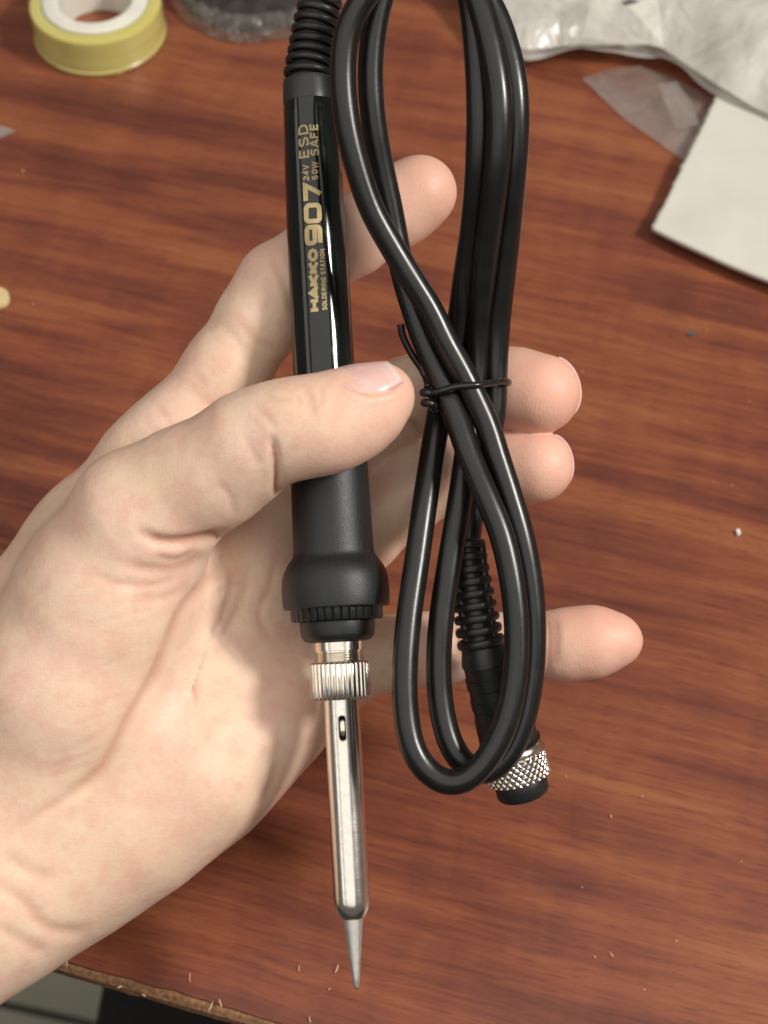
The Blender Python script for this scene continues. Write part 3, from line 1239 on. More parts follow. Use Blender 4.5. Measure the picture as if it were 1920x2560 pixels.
# ribs: each a flattened ring of its own
bm = bmesh.new()
segM, segm = 48, 10
TV, TF = [], []
for i in range(segM):
    a = 2 * math.pi * i / segM
    for j in range(segm):
        b = 2 * math.pi * j / segm
        rr_ = 1 - 0.10 + 0.10 * math.cos(b)
        TV.append((rr_ * math.cos(a), rr_ * math.sin(a), 0.115 * math.sin(b)))
for i in range(segM):
    for j in range(segm):
        TF.append((i * segm + j, ((i + 1) % segM) * segm + j, ((i + 1) % segM) * segm + (j + 1) % segm, i * segm + (j + 1) % segm))
bm.free()
rib_me = mesh('rib', TV, TF)
rib_me.materials.append(M['relief'])


def add_ribs(path_cs, start, pitch, r0, r1, count, parent, inv, tk=0.0076):
    P = np.array([list(inv @ w(p)) for p in path_cs])
    T, N, B = frames(P)
    d = np.concatenate([[0], np.cumsum(np.linalg.norm(np.diff(P, axis=0), axis=1))])
    for k in range(count):
        s = start + k * pitch
        if s > d[-1]:
            break
        c = np.array([np.interp(s, d, P[:, i]) for i in range(3)])
        i = int(np.argmin(abs(d - s)))
        m = Matrix((Vector(N[i]), Vector(B[i]), Vector(T[i]))).transposed().to_4x4()
        r = r0 + (r1 - r0) * k / max(1, count - 1)
        o = link('rib', rib_me, None, parent)
        o.matrix_basis = Matrix.Translation(Vector(c)) @ m @ Matrix.Diagonal((r, r, tk, 1))


add_ribs(rel_path, 0.0020, 0.00245, 0.0058, 0.0047, 11, relief, IMI)
# bridges between the ribs, front and back
V, F = [], []

# the cord: one continuous line in camera-space millimetres
cord_px = [
    # out of the handle, over the top of the frame, down the right bundle (first strand)
    (824, -70, 199), (865, -190, 196), (950, -290, 190), (1060, -250, 182), (1135, -120, 177), (1175, 0, 171.5), (1192, 130, 169.6), (1199, 290, 169.2), (1194, 430, 172), (1180, 580, 178.5),
    (1160, 720, 184), (1146, 820, 188), (1128, 900, 190.5), (1110, 970, 190.5), (1096, 1044, 189), (1081, 1134, 187), (1062, 1260, 183), (1043, 1398, 180),
    # front lower loop
    (1022, 1545, 177), (1012, 1672, 175), (1014, 1777, 174), (1036, 1883, 173), (1085, 1944, 172.5), (1140, 1961, 172), (1200, 1921, 172), (1260, 1822, 172), (1286, 1714, 172.5), (1293, 1588, 173),
    (1282, 1461, 173.5), (1254, 1334, 174.5), (1220, 1250, 175.5), (1168, 1125, 178), (1149, 1067, 179.2), (1124, 1005, 180.6), (1109, 968, 181.4), (1092, 925, 182.2), (1062, 855, 183), (1036, 780, 183.6),
    # up the left bundle, behind the other strand, over the top
    (1012, 700, 184), (994, 620, 184), (977, 526, 182.6), (956, 430, 180.6), (939, 340, 178.4), (930, 265, 177), (926, 190, 176), (932, 98, 175), (951, 0, 174), (985, -90, 173), (1060, -140, 171), (1140, -110, 169),
    (1192, -10, 167), (1226, 110, 165.6), (1247, 230, 165), (1249, 330, 166), (1239, 450, 169), (1222, 580, 175), (1205, 720, 182), (1195, 830, 187), (1192, 930, 189), (1180, 1040, 188.6), (1166, 1140, 186.6), (1150, 1250, 184),
    # back lower loop
    (1140, 1313, 183), (1122, 1419, 181.8), (1106, 1524, 181), (1097, 1630, 180.4), (1099, 1735, 180), (1119, 1841, 179.4), (1148, 1898, 179), (1195, 1935, 178.8), (1252, 1910, 178.4), (1300, 1826, 178), (1325, 1714, 178),
    (1334, 1609, 178), (1329, 1482, 178), (1308, 1355, 178), (1274, 1235, 178.6), (1240, 1130, 179.4), (1221, 1067, 179.8), (1191, 1000, 179.8), (1168, 952, 179.6), (1149, 915, 179.2), (1113, 852, 178.6), (1080, 780, 178),
    # up the left bundle in front
    (1023, 688, 177), (976, 609, 176), (930, 526, 174.5), (900, 440, 173), (876, 350, 171.6), (861, 255, 170.6), (857, 176, 170), (868, 78, 169), (906, 0, 168), (970, -70, 167.4), (1060, -95, 167.4), (1160, -70, 169),
    (1225, 10, 170), (1268, 120, 169.4), (1289, 230, 169), (1291, 330, 170), (1282, 450, 173), (1270, 580, 178.6), (1254, 720, 184), (1243, 830, 187.6), (1238, 930, 189.2), (1234, 1030, 189.8), (1212, 1150, 190.6), (1184, 1260, 190.8), (1172, 1330, 190),
    (1168, 1372, 189.4)]
cord_path = catmull([cs(*p) for p in cord_px], 9)
cord_path = np.concatenate([rel_path[-20:-1], cord_path])
dcp = np.concatenate([[0], np.cumsum(np.linalg.norm(np.diff(cord_path, axis=0), axis=1))])
tcp = np.arange(0, dcp[-1], 1.1)
cord_path = np.stack([np.interp(tcp, dcp, cord_path[:, i]) for i in range(3)], 1)
ker = np.exp(-np.linspace(-2, 2, 13) ** 2)
ker /= ker.sum()
pad = np.concatenate([np.repeat(cord_path[:1], 6, 0), cord_path, np.repeat(cord_path[-1:], 6, 0)])
cord_path = np.stack([np.convolve(pad[:, i], ker, 'valid') for i in range(3)], 1)
V, F = tube([to_iron(p) for p in cord_path], CORD_R * 0.001, 22)
link('cord', mesh('cord', V, F), M['cord'], iron)

# ---- connector at the end of the cord
c_relief = catmull([cs(1166, 1350, 189.6), cs(1173, 1420, 189.0), cs(1185, 1500, 188.8), cs(1196, 1570, 188.8), cs(1204, 1612, 189.0)], 10)
CA, CB = cs(1204, 1604, 189.0), cs(1309, 1984, 197.0)
ca = (CB - CA) / np.linalg.norm(CB - CA)
cz = (RGT * ca[0] + UPV * ca[1] + FWD * ca[2]).normalized()
cx_ = Vector((1, 0, 0)) - cz * cz.x
cx_.normalize()
cy_ = cz.cross(cx_)
CM = Matrix((cx_, cy_, cz)).transposed().to_4x4()
CM.translation = w(CA)
LM = IMI @ CM
CL = float(np.linalg.norm(CB - CA)) * 0.001


def conn_part(name, prof, mat, seg=64, fn=None, sh=38, parent=None):
    V, F = lathe(prof, seg, fn)
    me = mesh(name, V, F)
    fix_normals(me)
    if parent is None:
        o = link(name, me, mat, iron)
        o.matrix_basis = LM
    else:
        o = link(name, me, mat, parent)
    sharp(o, sh)
    return o


# profile (fraction of the length, radius mm)
bodyp = [(-.005, 3.2), (-.002, 4.3), (.02, 4.75), (.10, 5.6), (.125, 5.75), (.13, 5.45), (.20, 5.55), (.205, 5.8), (.27, 5.9), (.275, 5.65), (.34, 5.8), (.345, 6.05), (.40, 6.15), (.405, 5.9), (.47, 6.05), (.475, 6.3),
         (.56, 6.45), (.60, 6.55), (.66, 6.7), (.69, 6.75), (.70, 6.4), (.71, 5.0)]
body = conn_part('connector_body', [(f * CL, r * .001) for f, r in bodyp], M['rubber2'])
V, F = tube([CM.inverted() @ w(p) for p in c_relief], np.linspace(0.0031, 0.0040, len(c_relief)), 24)
crel = link('connector_strain_relief', mesh('connector_strain_relief', V, F), M['relief'], body)
add_ribs(c_relief, 0.0012, 0.0027, 0.0042, 0.0054, 9, crel, CM.inverted(), 0.0082)
# two webs that tie the ribs together
for sgn in (-1, 1):
    P = [CM.inverted() @ (w(p) + (RGT * 0.85 * sgn - FWD * 0.5) * 0.0037) for p in c_relief[2:-2]]
    V, F = tube(P, 0.0009, 8)
    link('relief_web', mesh('relief_web', V, F), M['relief'], body)


def knurl(s, r, a):
    u = a * 30
    v = (s - 0.70 * CL) / 0.00098 * math.pi
    h = min(abs(((u + v) / (2 * math.pi)) % 1 - 0.5), abs(((u - v) / (2 * math.pi)) % 1 - 0.5)) * 2
    return r - 0.00030 * (1 - min(1, h * 2.4)) if r > 0.00735 else r


ks = [(.665 * CL, 0.0060), (.668 * CL, 0.0066), (.675 * CL, 0.0070), (.70 * CL, 0.00725), (.715 * CL, 0.0073), (.722 * CL, 0.0072)]
n_ = 44
ks += [((.726 + (.875 - .726) * k / n_) * CL, 0.00762) for k in range(n_ + 1)]
ks += [(.882 * CL, 0.0072), (.884 * CL, 0.0056)]
conn_part('knurled_nut', ks, M['nickel'], 300, knurl, 60)
conn_part('plug_sleeve', [(.86 * CL, .0055), (.88 * CL, .0060), (.985 * CL, .0060), (1.0 * CL, .0057), (1.0 * CL, .0049), (.93 * CL, .0047), (.93 * CL, 0.0)], M['rubber2'], 72)
# collar gap on the body above the nut
conn_part('bayonet_slot', [(.648 * CL, .0067), (.650 * CL, .00705), (.664 * CL, .00705), (.666 * CL, .0067)], M['handle'], 64)

# ------------------------------------------------------------------ twist tie
def zT(x, y, d):
    return cs(980 + x / 4.879, 780 + y / 4.879, d)


tie = empty('twist_tie', w(zT(700, 930, 183)))
TI = Matrix.Translation(-tie.location)
loop = [zT(480, 985, 178.6), zT(560, 975, 177.1), zT(640, 950, 176.5), zT(760, 915, 176.4), zT(900, 900, 176.4), zT(1050, 888, 177), zT(1200, 868, 180.2), zT(1330, 848, 183.6), zT(1400, 850, 186), zT(1418, 858, 188.5), zT(1380, 880, 191.5), zT(1200, 920, 192.6),
        zT(950, 950, 192.6), zT(700, 960, 191.6), zT(560, 980, 188.6), zT(480, 1000, 185), zT(455, 1000, 181.5), zT(480, 985, 178.6)]
lp = catmull(loop, 8)


def flat_tube(path, r, flat=0.62, seg=12):
    return tube(path, r, seg)


V, F = tube([TI @ w(p) for p in lp], 0.00078, 12)
link('loop', mesh('loop', V, F), M['tie'], tie)
# knot: a few tight turns
kn = []
for k in range(46):
    a = k / 45 * 4.3 * math.pi
    f = k / 45
    kn.append(zT(440 + 22 * f + 62 * math.cos(a), 920 + 270 * f + 26 * math.sin(a), 180.5 + 2.1 * math.sin(a)))
V, F = tube([TI @ w(p) for p in catmull(kn, 3)], 0.00092, 12)
link('knot', mesh('knot', V, F), M['tie'], tie)
tail = catmull([zT(105, 150, 183.5), zT(125, 270, 184), zT(180, 400, 184.6), zT(270, 560, 185.2), zT(360, 690, 185.4), zT(420, 820, 184.4), zT(440, 920, 182)], 8)
V, F = tube([TI @ w(p) for p in tail], 0.00082, 12)
link('tail', mesh('tail', V, F), M['tie'], tie)
tag(tie, 'thin black twist tie knotted round the bundle of black cord', 'twist tie')

# ------------------------------------------------------------------ the hand
HRES = 0.7


def hp(u, v, d):
    return cs(u * K, v * K, d)


# nodes: (u, v in 1659-wide picture, distance mm, radius mm)
FING = {
    'index': [(330, 1010, 214, 12.5), (400, 925, 213, 11.4), (490, 800, 211, 10.4), (560, 690, 209, 10.0), (604, 614, 208, 9.9), (680, 560, 209, 9.1), (760, 512, 211, 9.2), (830, 468, 212, 8.9), (870, 440, 212, 9.2), (908, 414, 211, 9.0)],
    'middle': [(520, 1190, 220, 12.0), (640, 1075, 219, 10.6), (760, 960, 215, 10.0), (835, 890, 211, 9.9), (880, 862, 209.5, 9.7), (960, 838, 208, 9.4), (1050, 836, 206, 9.0), (1110, 842, 203, 9.4), (1168, 850, 199.5, 9.3)],
    'ring': [(580, 1330, 221, 11.5), (680, 1250, 221, 10.6), (780, 1150, 218, 10.0), (860, 1078, 214, 9.8), (910, 1040, 212, 9.6), (980, 1016, 210, 9.0), (1060, 1006, 207.5, 8.7), (1110, 1006, 205, 8.8), (1160, 1008, 202, 8.5)],
    'little': [(640, 1490, 218, 11.5), (740, 1440, 216, 9.7), (830, 1412, 213, 8.9), (900, 1404, 211, 8.5), (960, 1400, 210, 8.3), (1060, 1398, 209, 7.9), (1140, 1397, 208, 7.7), (1228, 1392, 206.5, 8.25), (1290, 1386, 205.5, 7.9), (1336, 1382, 205, 5.9)],
    'thumb': [(60, 1700, 212, 22), (150, 1480, 206, 24.5), (232, 1290, 201, 21.5), (310, 1120, 193, 16.0), (400, 1050, 188, 12.4), (470, 1015, 184, 11.5), (545, 958, 179.6, 10.7), (592, 930, 177.5, 9.1), (645, 924, 175.8, 9.5), (712, 914, 175, 9.4), (768, 890, 175.4, 8.6), (806, 868, 176, 7.3), (834, 850, 177, 5.4)],
}
PALM = [
    [(345, 1000, 216, 13.0), (200, 1170, 221, 14.5), (-60, 1480, 226, 18), (-220, 1720, 228, 20)],
    [(520, 1190, 221, 12.5), (380, 1370, 223, 14.5), (60, 1750, 220, 19), (-200, 1990, 208, 21)],
    [(585, 1330, 221, 12.5), (430, 1530, 219, 16.0), (150, 1800, 216, 19), (-150, 1990, 205, 21)],
    [(640, 1480, 218, 13.0), (560, 1545, 214.5, 15.5), (430, 1655, 211.5, 18.0), (290, 1760, 211.5, 18.5), (150, 1846, 212.5, 18.0), (60, 1900, 211, 17.0), (-20, 1955, 209, 17.5), (-180, 2060, 203, 19)],
    [(560, 1240, 216, 12.0), (470, 1400, 215.5, 13.5), (360, 1600, 214, 15)],
    [(60, 1700, 214, 21), (-40, 1830, 212, 20), (-220, 1980, 205, 21)],
]


def arr(nodes):
    return np.array([hp(u, v, d) for u, v, d, r in nodes]), np.array([r * ((d + 200) / 4400.0) / (d / 2144.0) for u, v, d, r in nodes], float)


def smin(a, b, k):
    h = np.maximum(k - np.abs(a - b), 0) / k
    return np.minimum(a, b) - h * h * k * 0.25


def seg_d(p, a, b, ra, rb):
    ab = b - a
    t = np.clip(((p - a) @ ab) / ab.dot(ab), 0, 1)
    q = p - a - t[..., None] * ab
    return np.sqrt((q * q).sum(-1)) - (ra + (rb - ra) * t)


def chain_d(p, nodes, k=3.0):
    P, R = arr(nodes)
    d = None
    for i in range(len(P) - 1):
        e = seg_d(p, P[i], P[i + 1], R[i], R[i + 1])
        d = e if d is None else smin(d, e, k)
    return d


lo = np.array([-126.0, -146.0, 355.0])
hi = np.array([64.0, 84.0, 452.0])
dim = np.ceil((hi - lo) / HRES).astype(int) + 1
GX = [lo[i] + HRES * np.arange(dim[i]) for i in range(3)]


def chain_grid(nodes, k=3.0, margin=11.0):
    out = np.full(dim, 60.0, np.float32)
    P, R = arr(nodes)
    for i in range(len(P) - 1):
        mn = np.minimum(P[i] - R[i], P[i + 1] - R[i + 1]) - margin
        mx = np.maximum(P[i] + R[i], P[i + 1] + R[i + 1]) + margin
        a = np.clip(np.floor((mn - lo) / HRES).astype(int), 0, dim)
        b = np.clip(np.ceil((mx - lo) / HRES).astype(int), 0, dim)
        if (b <= a).any():
            continue
        X = GX[0][a[0]:b[0], None, None]
        Y = GX[1][None, a[1]:b[1], None]
        Z = GX[2][None, None, a[2]:b[2]]
        A, Bp = P[i], P[i + 1]
        ab = Bp - A
        t = np.clip(((X - A[0]) * ab[0] + (Y - A[1]) * ab[1] + (Z - A[2]) * ab[2]) / ab.dot(ab), 0, 1)
        d = np.sqrt((X - A[0] - t * ab[0]) ** 2 + (Y - A[1] - t * ab[1]) ** 2 + (Z - A[2] - t * ab[2]) ** 2) - (R[i] + (R[i + 1] - R[i]) * t)
        sl = (slice(a[0], b[0]), slice(a[1], b[1]), slice(a[2], b[2]))
        out[sl] = smin(out[sl], d.astype(np.float32), k)
    return out


def surface_nets(D, lo, h):
    S = D < 0
    nx, ny, nz = D.shape
    cs_ = np.zeros((nx - 1, ny - 1, nz - 1), np.int8)
    for dx in (0, 1):
        for dy in (0, 1):
            for dz in (0, 1):
                cs_ += S[dx:nx - 1 + dx, dy:ny - 1 + dy, dz:nz - 1 + dz]
    act = (cs_ > 0) & (cs_ < 8)
    idx = np.full(act.shape, -1, np.int64)
    ii = np.argwhere(act)
    idx[act] = np.arange(len(ii))
    acc = np.zeros((len(ii), 3))
    cnt = np.zeros(len(ii))
    corners = [(x, y, z) for x in (0, 1) for y in (0, 1) for z in (0, 1)]
    for a in corners:
        for ax in range(3):
            if a[ax]:
                continue
            b = list(a)
            b[ax] = 1
            da = D[ii[:, 0] + a[0], ii[:, 1] + a[1], ii[:, 2] + a[2]]
            db = D[ii[:, 0] + b[0], ii[:, 1] + b[1], ii[:, 2] + b[2]]
            m = (da < 0) != (db < 0)
            t = np.where(m, da / np.where(m, da - db, 1), 0)
            p = np.tile(np.array(a, float), (len(ii), 1))
            p[:, ax] = t
            acc[m] += p[m]
            cnt[m] += 1
    V = lo + h * (ii + acc / cnt[:, None])
    quads = []
    for ax in range(3):
        sl0 = [slice(None)] * 3
        sl1 = [slice(None)] * 3
        sl0[ax] = slice(0, -1)
        sl1[ax] = slice(1, None)
        ch = S[tuple(sl0)] != S[tuple(sl1)]
        e = np.argwhere(ch)
        o1, o2 = [k for k in range(3) if k != ax]
        ok = (e[:, o1] > 0) & (e[:, o2] > 0) & (e[:, o1] < D.shape[o1] - 1) & (e[:, o2] < D.shape[o2] - 1)
        e = e[ok]
        q = []
        for d1, d2 in ((-1, -1), (0, -1), (0, 0), (-1, 0)):
            c = e.copy()
            c[:, o1] += d1
            c[:, o2] += d2
            q.append(idx[c[:, 0], c[:, 1], c[:, 2]])
        q = np.stack(q, 1)
        inside = S[e[:, 0], e[:, 1], e[:, 2]]
        flip = inside if ax != 1 else ~inside
        q[~flip] = q[~flip][:, ::-1]
        quads.append(q)
    return V, np.concatenate(quads)


def build_hand():
    palm = None
    for ch in PALM:
        g = chain_grid(ch, 9.0, 14.0)
        palm = g if palm is None else smin(palm, g, 11.0)
    D = palm.copy()
    kb = {'index': 8.0, 'middle': 8.0, 'ring': 8.0, 'little': 8.0, 'thumb': 9.0}
    for nm, nodes in FING.items():
        g = chain_grid(nodes, 3.2 if nm != 'thumb' else 4.0)
        D = np.minimum(D, smin(palm, g, kb[nm]))
    Vv, Q = surface_nets(D, lo, HRES)
    n = len(Vv)
    # smooth
    e = np.concatenate([Q[:, [0, 1]], Q[:, [1, 2]], Q[:, [2, 3]], Q[:, [3, 0]]])
    e = np.concatenate([e, e[:, ::-1]])
    deg = np.bincount(e[:, 0], minlength=n).astype(float)

    def lap(X):
        out = np.stack([np.bincount(e[:, 0], weights=X[e[:, 1], k], minlength=n) for k in range(3)], 1)
        return out / np.maximum(deg, 1)[:, None]
    for _ in range(4):
        Vv = Vv + 0.55 * (lap(Vv) - Vv)

    def normals(X):
        a = np.cross(X[Q[:, 2]] - X[Q[:, 0]], X[Q[:, 3]] - X[Q[:, 1]])
        N = np.zeros_like(X)
        for k in range(4):
            for c in range(3):
                N[:, c] += np.bincount(Q[:, k], weights=a[:, c], minlength=n)
        return N / np.maximum(np.linalg.norm(N, axis=1), 1e-9)[:, None]
    N = normals(Vv)
    # make sure they point outwards (away from the thenar axis)
    P, R = arr(FING['thumb'])
    j = np.argmin(np.linalg.norm(Vv - P[1], axis=1) + 0)
    if N[j].dot(Vv[j] - P[1]) < 0:
        Q = Q[:, ::-1].copy()
        N = -N
    part = np.stack([chain_d(Vv, FING[k]) for k in ('index', 'middle', 'ring', 'little', 'thumb')] + [np.min([chain_d(Vv, c) for c in PALM], axis=0)], 1).argmin(1)
    uv = np.stack([960 + Vv[:, 0] / Vv[:, 2] * FPX, 1280 - Vv[:, 1] / Vv[:, 2] * FPX], 1) / K
    view = Vv / np.linalg.norm(Vv, axis=1)[:, None]
    facing = np.clip(-(N * view).sum(1), 0, 1)
    disp = np.zeros(n)
    crease = np.zeros(n)

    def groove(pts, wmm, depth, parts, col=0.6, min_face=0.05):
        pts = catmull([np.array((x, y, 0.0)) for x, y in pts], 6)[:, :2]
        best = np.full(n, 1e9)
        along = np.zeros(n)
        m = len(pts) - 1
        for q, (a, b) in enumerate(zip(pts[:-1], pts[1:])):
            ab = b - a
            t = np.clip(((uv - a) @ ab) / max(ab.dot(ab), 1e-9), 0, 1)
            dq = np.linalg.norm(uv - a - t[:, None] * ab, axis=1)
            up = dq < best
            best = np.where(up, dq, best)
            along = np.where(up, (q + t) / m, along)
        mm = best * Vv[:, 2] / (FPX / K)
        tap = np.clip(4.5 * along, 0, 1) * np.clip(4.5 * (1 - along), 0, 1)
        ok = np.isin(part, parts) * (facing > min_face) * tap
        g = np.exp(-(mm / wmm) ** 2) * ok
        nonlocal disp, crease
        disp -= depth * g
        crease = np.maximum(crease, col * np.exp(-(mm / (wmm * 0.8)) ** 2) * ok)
    GR = [
        # thumb: joint crease, knuckle wrinkles
        ([(584, 950), (592, 985), (597, 1020), (598, 1060), (598, 1100)], 1.0, .75, [4], .6),
        ([(742, 836), (768, 856), (805, 864), (846, 852), (868, 820)], 1.1, -.32, [4], 0),
        ([(744, 826), (752, 838), (778, 850), (812, 855), (852, 842), (870, 815)], .55, .12, [4], .45),
        ([(586, 940), (592, 978)], 1.0, .35, [4], .2),
        ([(668, 846), (676, 872), (672, 900)], .9, .32, [4], .22),
        ([(640, 850), (652, 878)], .9, .22, [4], .15),
        ([(604, 1000), (640, 960)], 1.0, .15, [4], .1),
        ([(655, 838), (664, 862), (660, 892)], .7, .28, [4], .25),
        ([(690, 836), (694, 858), (690, 880)], .7, .20, [4], .15),
        ([(560, 850), (600, 862), (640, 858)], .8, .20, [4], .15),
        ([(545, 880), (575, 900), (600, 930)], .8, .18, [4], .12),
        ([(520, 930), (545, 975), (560, 1010)], .9, .16, [4], .12),
        ([(470, 1040), (500, 1080), (505, 1120)], 1.0, .2, [4], .15),
        ([(330, 1200), (380, 1210), (430, 1185)], .9, .35, [4, 5], .3),
        ([(180, 1230), (260, 1262), (340, 1262), (410, 1235)], 1.1, .3, [4, 5], .2),
        ([(500, 1225), (492, 1290), (470, 1350), (440, 1390)], .8, .25, [5], .25),
        ([(430, 1290), (500, 1262), (560, 1250)], .8, .2, [5], .2),
        ([(400, 1640), (440, 1600), (470, 1540)], .9, .15, [5], .1),
        ([(600, 1640), (588, 1690), (560, 1740)], 1.2, .3, [5], .15),
        # fold at the base of the thumb
        ([(290, 1140), (345, 1170), (412, 1170), (462, 1160), (500, 1150)], 1.4, 1.2, [4], .8),
        ([(250, 1210), (330, 1232), (400, 1222), (440, 1195)], 1.6, .55, [4, 5], .35),
        ([(290, 1296), (360, 1290), (420, 1262)], 1.3, .22, [4, 5], .15),
        # life line along the thenar
        ([(482, 1190), (462, 1240), (400, 1312), (330, 1466), (281, 1550), (211, 1672), (141, 1724), (0, 1808)], 1.5, .85, [4, 5], .45),
        ([(450, 1270), (452, 1330), (436, 1420), (418, 1480), (424, 1530)], .8, .40, [5], .7),
        ([(452, 1330), (480, 1390), (530, 1440)], .8, .15, [5], .15),
        ([(540, 1210), (520, 1300), (470, 1390)], 1.0, .25, [5], .2),
        ([(600, 1180), (585, 1260), (560, 1330), (600, 1400)], 1.0, .22, [5], .2),
        # wrist creases
        ([(-20, 1905), (50, 1948), (100, 2003), (150, 2013), (200, 2005)], 1.8, .5, [5, 4], .3),
        ([(-20, 1990), (60, 2040), (110, 2062)], 1.8, .4, [5, 4], .25),
        ([(0, 1840), (60, 1880), (120, 1900)], 1.8, .35, [5, 4], .2),
        # finger joints
        ([(588, 555), (610, 600), (628, 650), (640, 690)], 1.4, .5, [0], .3),
        ([(520, 700), (560, 740), (612, 760)], 1.2, .2, [0], .15),
        ([(400, 830), (460, 880), (500, 900)], 1.2, .16, [0], .1),
        ([(880, 905), (905, 930), (915, 950)], 1.2, .5, [1], .5),
        ([(842, 905), (872, 945)], 1.2, .4, [1], .4),
        ([(900, 1025), (915, 1070), (912, 1110)], 1.3, .4, [2], .4),
        ([(983, 1340), (990, 1375), (985, 1430)], 1.5, .6, [3], .6),
        ([(1172, 1320), (1182, 1360), (1182, 1410), (1172, 1480)], 1.3, .55, [3], .5),
        ([(1196, 1325), (1202, 1380), (1196, 1440)], 1.0, .25, [3], .25),
    ]
    for pts_, wd_, dp_, pr_, cl_ in GR:
        groove(pts_, wd_ * 0.92, dp_ * (1.25 if dp_ > 0 else 1), pr_, min(1, cl_ * 1.25))
    # fine parallel lines of the thenar
    rg = random.Random(3)
    for k in range(26):
        x0, y0 = 215 + 5.5 * k + rg.uniform(-14, 10), 1700 - 17 * k + rg.uniform(-8, 8)
        ln = rg.uniform(0.45, 1.0)
        groove([(x0 - 160 * ln, y0 + 20 - 2 * k * ln), (x0 - 60 * ln, y0 - 6 - 1.5 * k), (x0 + 10, y0 - 40)], rg.uniform(.55, .8), rg.uniform(.03, .10), [4], .04)
    for (a, b) in (((300, 905), (352, 955)), ((330, 872), (372, 930)), ((268, 935), (300, 985)), ((410, 800), (450, 850)), ((470, 700), (530, 760))):
        groove([a, ((a[0] + b[0]) / 2 + 4, (a[1] + b[1]) / 2 - 4), b], .8, .14, [0, 5], .1)
    # soft unevenness
    nz = np.array([mnoise.noise(Vector(p * 0.085)) * 0.45 + mnoise.noise(Vector(p * 0.23)) * 0.14 for p in Vv])
    disp += nz * 0.35
    Vv = Vv + N * disp[:, None]
    # colour: pinker towards the finger ends
    blush = np.zeros(n)
    for nm, amt, reach in (('index', .75, 24), ('middle', .85, 24), ('ring', .85, 24), ('little', .8, 26), ('thumb', .55, 22)):
        P, R = arr(FING[nm])
        dd = np.linalg.norm(Vv - P[-1], axis=1)
        idn = {'index': 0, 'middle': 1, 'ring': 2, 'little': 3, 'thumb': 4}[nm]
        blush = np.maximum(blush, (part == idn) * amt * np.clip(1 - dd / (reach * 1.25), 0, 1) ** 0.8)
    pat = np.array([mnoise.noise(Vector(p * 0.06 + np.array([9, 3, 1]))) for p in Vv])
    blush = np.clip(blush + 0.30 * np.clip(pat, 0, 1), 0, 1)
    me = bpy.data.meshes.new('hand')
    base = w(hp(60, 2000, 218))
    W = np.array([list(C)]) + 0.001 * (Vv[:, :1] * np.array([list(RGT)]) + Vv[:, 1:2] * np.array([list(UPV)]) + Vv[:, 2:3] * np.array([list(FWD)])) - np.array([list(base)])
    # camera space is left handed (right, up, away): flip the winding
    me.from_pydata([tuple(x) for x in W], [], [tuple(int(k) for k in q[::-1]) for q in Q])
    me.update()
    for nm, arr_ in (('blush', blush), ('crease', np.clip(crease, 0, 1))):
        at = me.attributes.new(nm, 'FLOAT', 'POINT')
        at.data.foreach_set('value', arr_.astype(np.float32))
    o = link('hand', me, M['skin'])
    o.location = base
    tag(o, 'bare left hand, palm up, thumb across the soldering iron, fingers spread behind', 'hand')
    return o, base


hand, hand_base = build_hand()


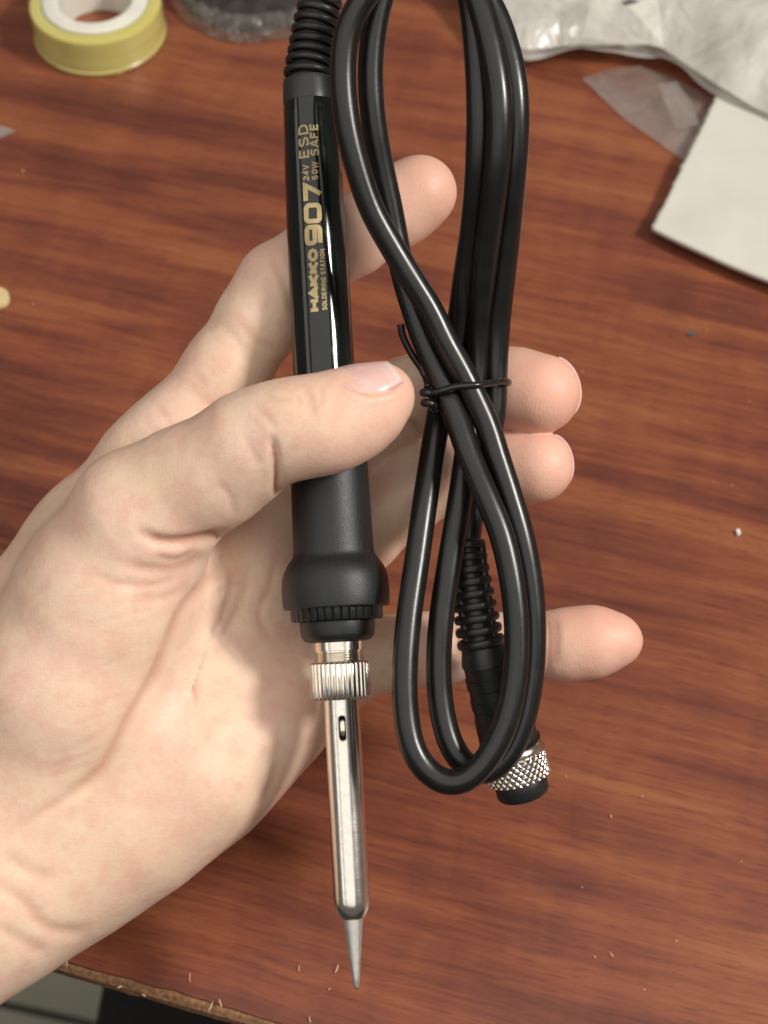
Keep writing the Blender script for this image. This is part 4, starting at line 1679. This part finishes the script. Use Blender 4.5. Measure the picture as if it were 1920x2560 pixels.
def build_nail(finger, p_from, p_to, normal, half_w, back, length, lift=0.30, wrap=62, tipw=0.07, tipamt=0.35):
    """nail laid on the finger surface.  p_from -> p_to: axis direction (camera space mm)"""
    a = p_to - p_from
    a /= np.linalg.norm(a)
    nrm = np.array(normal, float)
    nrm -= a * nrm.dot(a)
    nrm /= np.linalg.norm(nrm)
    sd = np.cross(a, nrm)
    nu, nv = 26, 30
    fj, qi = np.meshgrid(np.linspace(0, 1, nv), np.linspace(-1, 1, nu), indexing='ij')
    fj, qi = fj.ravel(), qi.ravel()
    wsc = np.sqrt(np.clip(1 - np.maximum(0, (0.50 - fj) / 0.50) ** 2.2, 0, 1)) * (1 - 0.10 * np.maximum(0, (fj - 0.7) / 0.3) ** 2)
    phi = rad(wrap) * qi * np.maximum(wsc, 0.02)
    dr = nrm[None] * np.cos(phi)[:, None] + sd[None] * np.sin(phi)[:, None]
    cc = p_from[None] + a[None] * (back + fj * length)[:, None]
    tlo, thi = np.zeros(len(fj)), np.full(len(fj), 16.0)
    for _ in range(22):
        tm = (tlo + thi) / 2
        ins_ = chain_d(cc + dr * tm[:, None], finger, 3.6) < 0
        tlo = np.where(ins_, tm, tlo)
        thi = np.where(ins_, thi, tm)
    edge = np.minimum(1.0, (1 - abs(qi)) * 5) * np.minimum(1.0, fj * 7 + 0.05)
    rise = -0.25 + (lift + 0.25) * edge ** 0.6 - 0.9 * np.maximum(0, abs(qi) - 0.6) * np.clip((fj - 0.7) / 0.3, 0, 1)
    V = list(cc + dr * (tlo + rise)[:, None])
    tipv = np.clip((fj - (1 - tipw) + 0.03 * (1 - qi * qi)) / 0.05, 0, 1) * tipamt
    # keep the free end from diving with the fingertip: extend straight from 60 %
    j6 = int(nv * 0.62)
    for j in range(j6, nv):
        for i in range(nu):
            d0 = V[(j6 - 1) * nu + i] - V[(j6 - 4) * nu + i]
            d0 = d0 / 3
            straight = V[(j6 - 1) * nu + i] + d0 * (j - j6 + 1)
            V[j * nu + i] = V[j * nu + i] * 0.35 + straight * 0.65
    F = [(j * nu + i, j * nu + i + 1, (j + 1) * nu + i + 1, (j + 1) * nu + i) for j in range(nv - 1) for i in range(nu - 1)]
    me = mesh('fingernail', [w(p) - hand_base for p in V], F)
    at = me.attributes.new('tip', 'FLOAT', 'POINT')
    at.data.foreach_set('value', np.array(tipv, np.float32))
    fix_normals(me)
    # outward = along nrm
    nw = RGT * nrm[0] + UPV * nrm[1] + FWD * nrm[2]
    if sum(pl.normal.dot(nw) for pl in me.polygons) < 0:
        me.flip_normals()
    o = link('fingernail', me, M['nail'], hand)
    md = o.modifiers.new('thickness', 'SOLIDIFY')
    md.thickness = 0.00022
    md.offset = -1
    return o


def rim_nail(tipc, axis, normal, rtip, R, off, half):
    """short nail seen from the pad side: only its free edge shows past the fingertip"""
    a = np.array(axis, float)
    a /= np.linalg.norm(a)
    nrm = np.array(normal, float)
    nrm -= a * nrm.dot(a)
    nrm /= np.linalg.norm(nrm)
    sd = np.cross(a, nrm)
    nu, nv = 24, 16
    V, tv = [], []
    for j in range(nv):
        f = j / (nv - 1)
        for i in range(nu):
            phi = rad(half) * (i / (nu - 1) * 2 - 1)
            x = R * math.sin(phi)
            z = R * math.cos(phi) - off
            s_end = math.sqrt(max(0.1, (rtip - 0.55 * (phi / rad(half)) ** 4) ** 2 - x * x))
            sx = -3.5 + (s_end + 3.5) * f
            V.append(tipc + a * sx + sd * x + nrm * (z - 0.9 * f * f))
            tv.append(0.0)
    F = [(j * nu + i, j * nu + i + 1, (j + 1) * nu + i + 1, (j + 1) * nu + i) for j in range(nv - 1) for i in range(nu - 1)]
    me = mesh('fingernail', [w(p) - hand_base for p in V], F)
    at = me.attributes.new('tip', 'FLOAT', 'POINT')
    at.data.foreach_set('value', np.array(tv, np.float32))
    fix_normals(me)
    o = link('fingernail', me, M['nail'], hand)
    md = o.modifiers.new('thickness', 'SOLIDIFY')
    md.thickness = 0.0005
    md.offset = 0


build_nail(FING['thumb'], hp(736, 905, 175.0), hp(836, 848, 176.5), (-.10, .89, -.42), 6, 1.4, 13.2, 0.14, 64)
rim_nail(hp(1170, 848, 200), (.97, .28, 0), (.15, .1, 1), 9.55, 8.5, 4.0, 50)
rim_nail(hp(1162, 1006, 202.5), (.97, .22, 0), (.15, .1, 1), 8.70, 7.8, 3.6, 50)
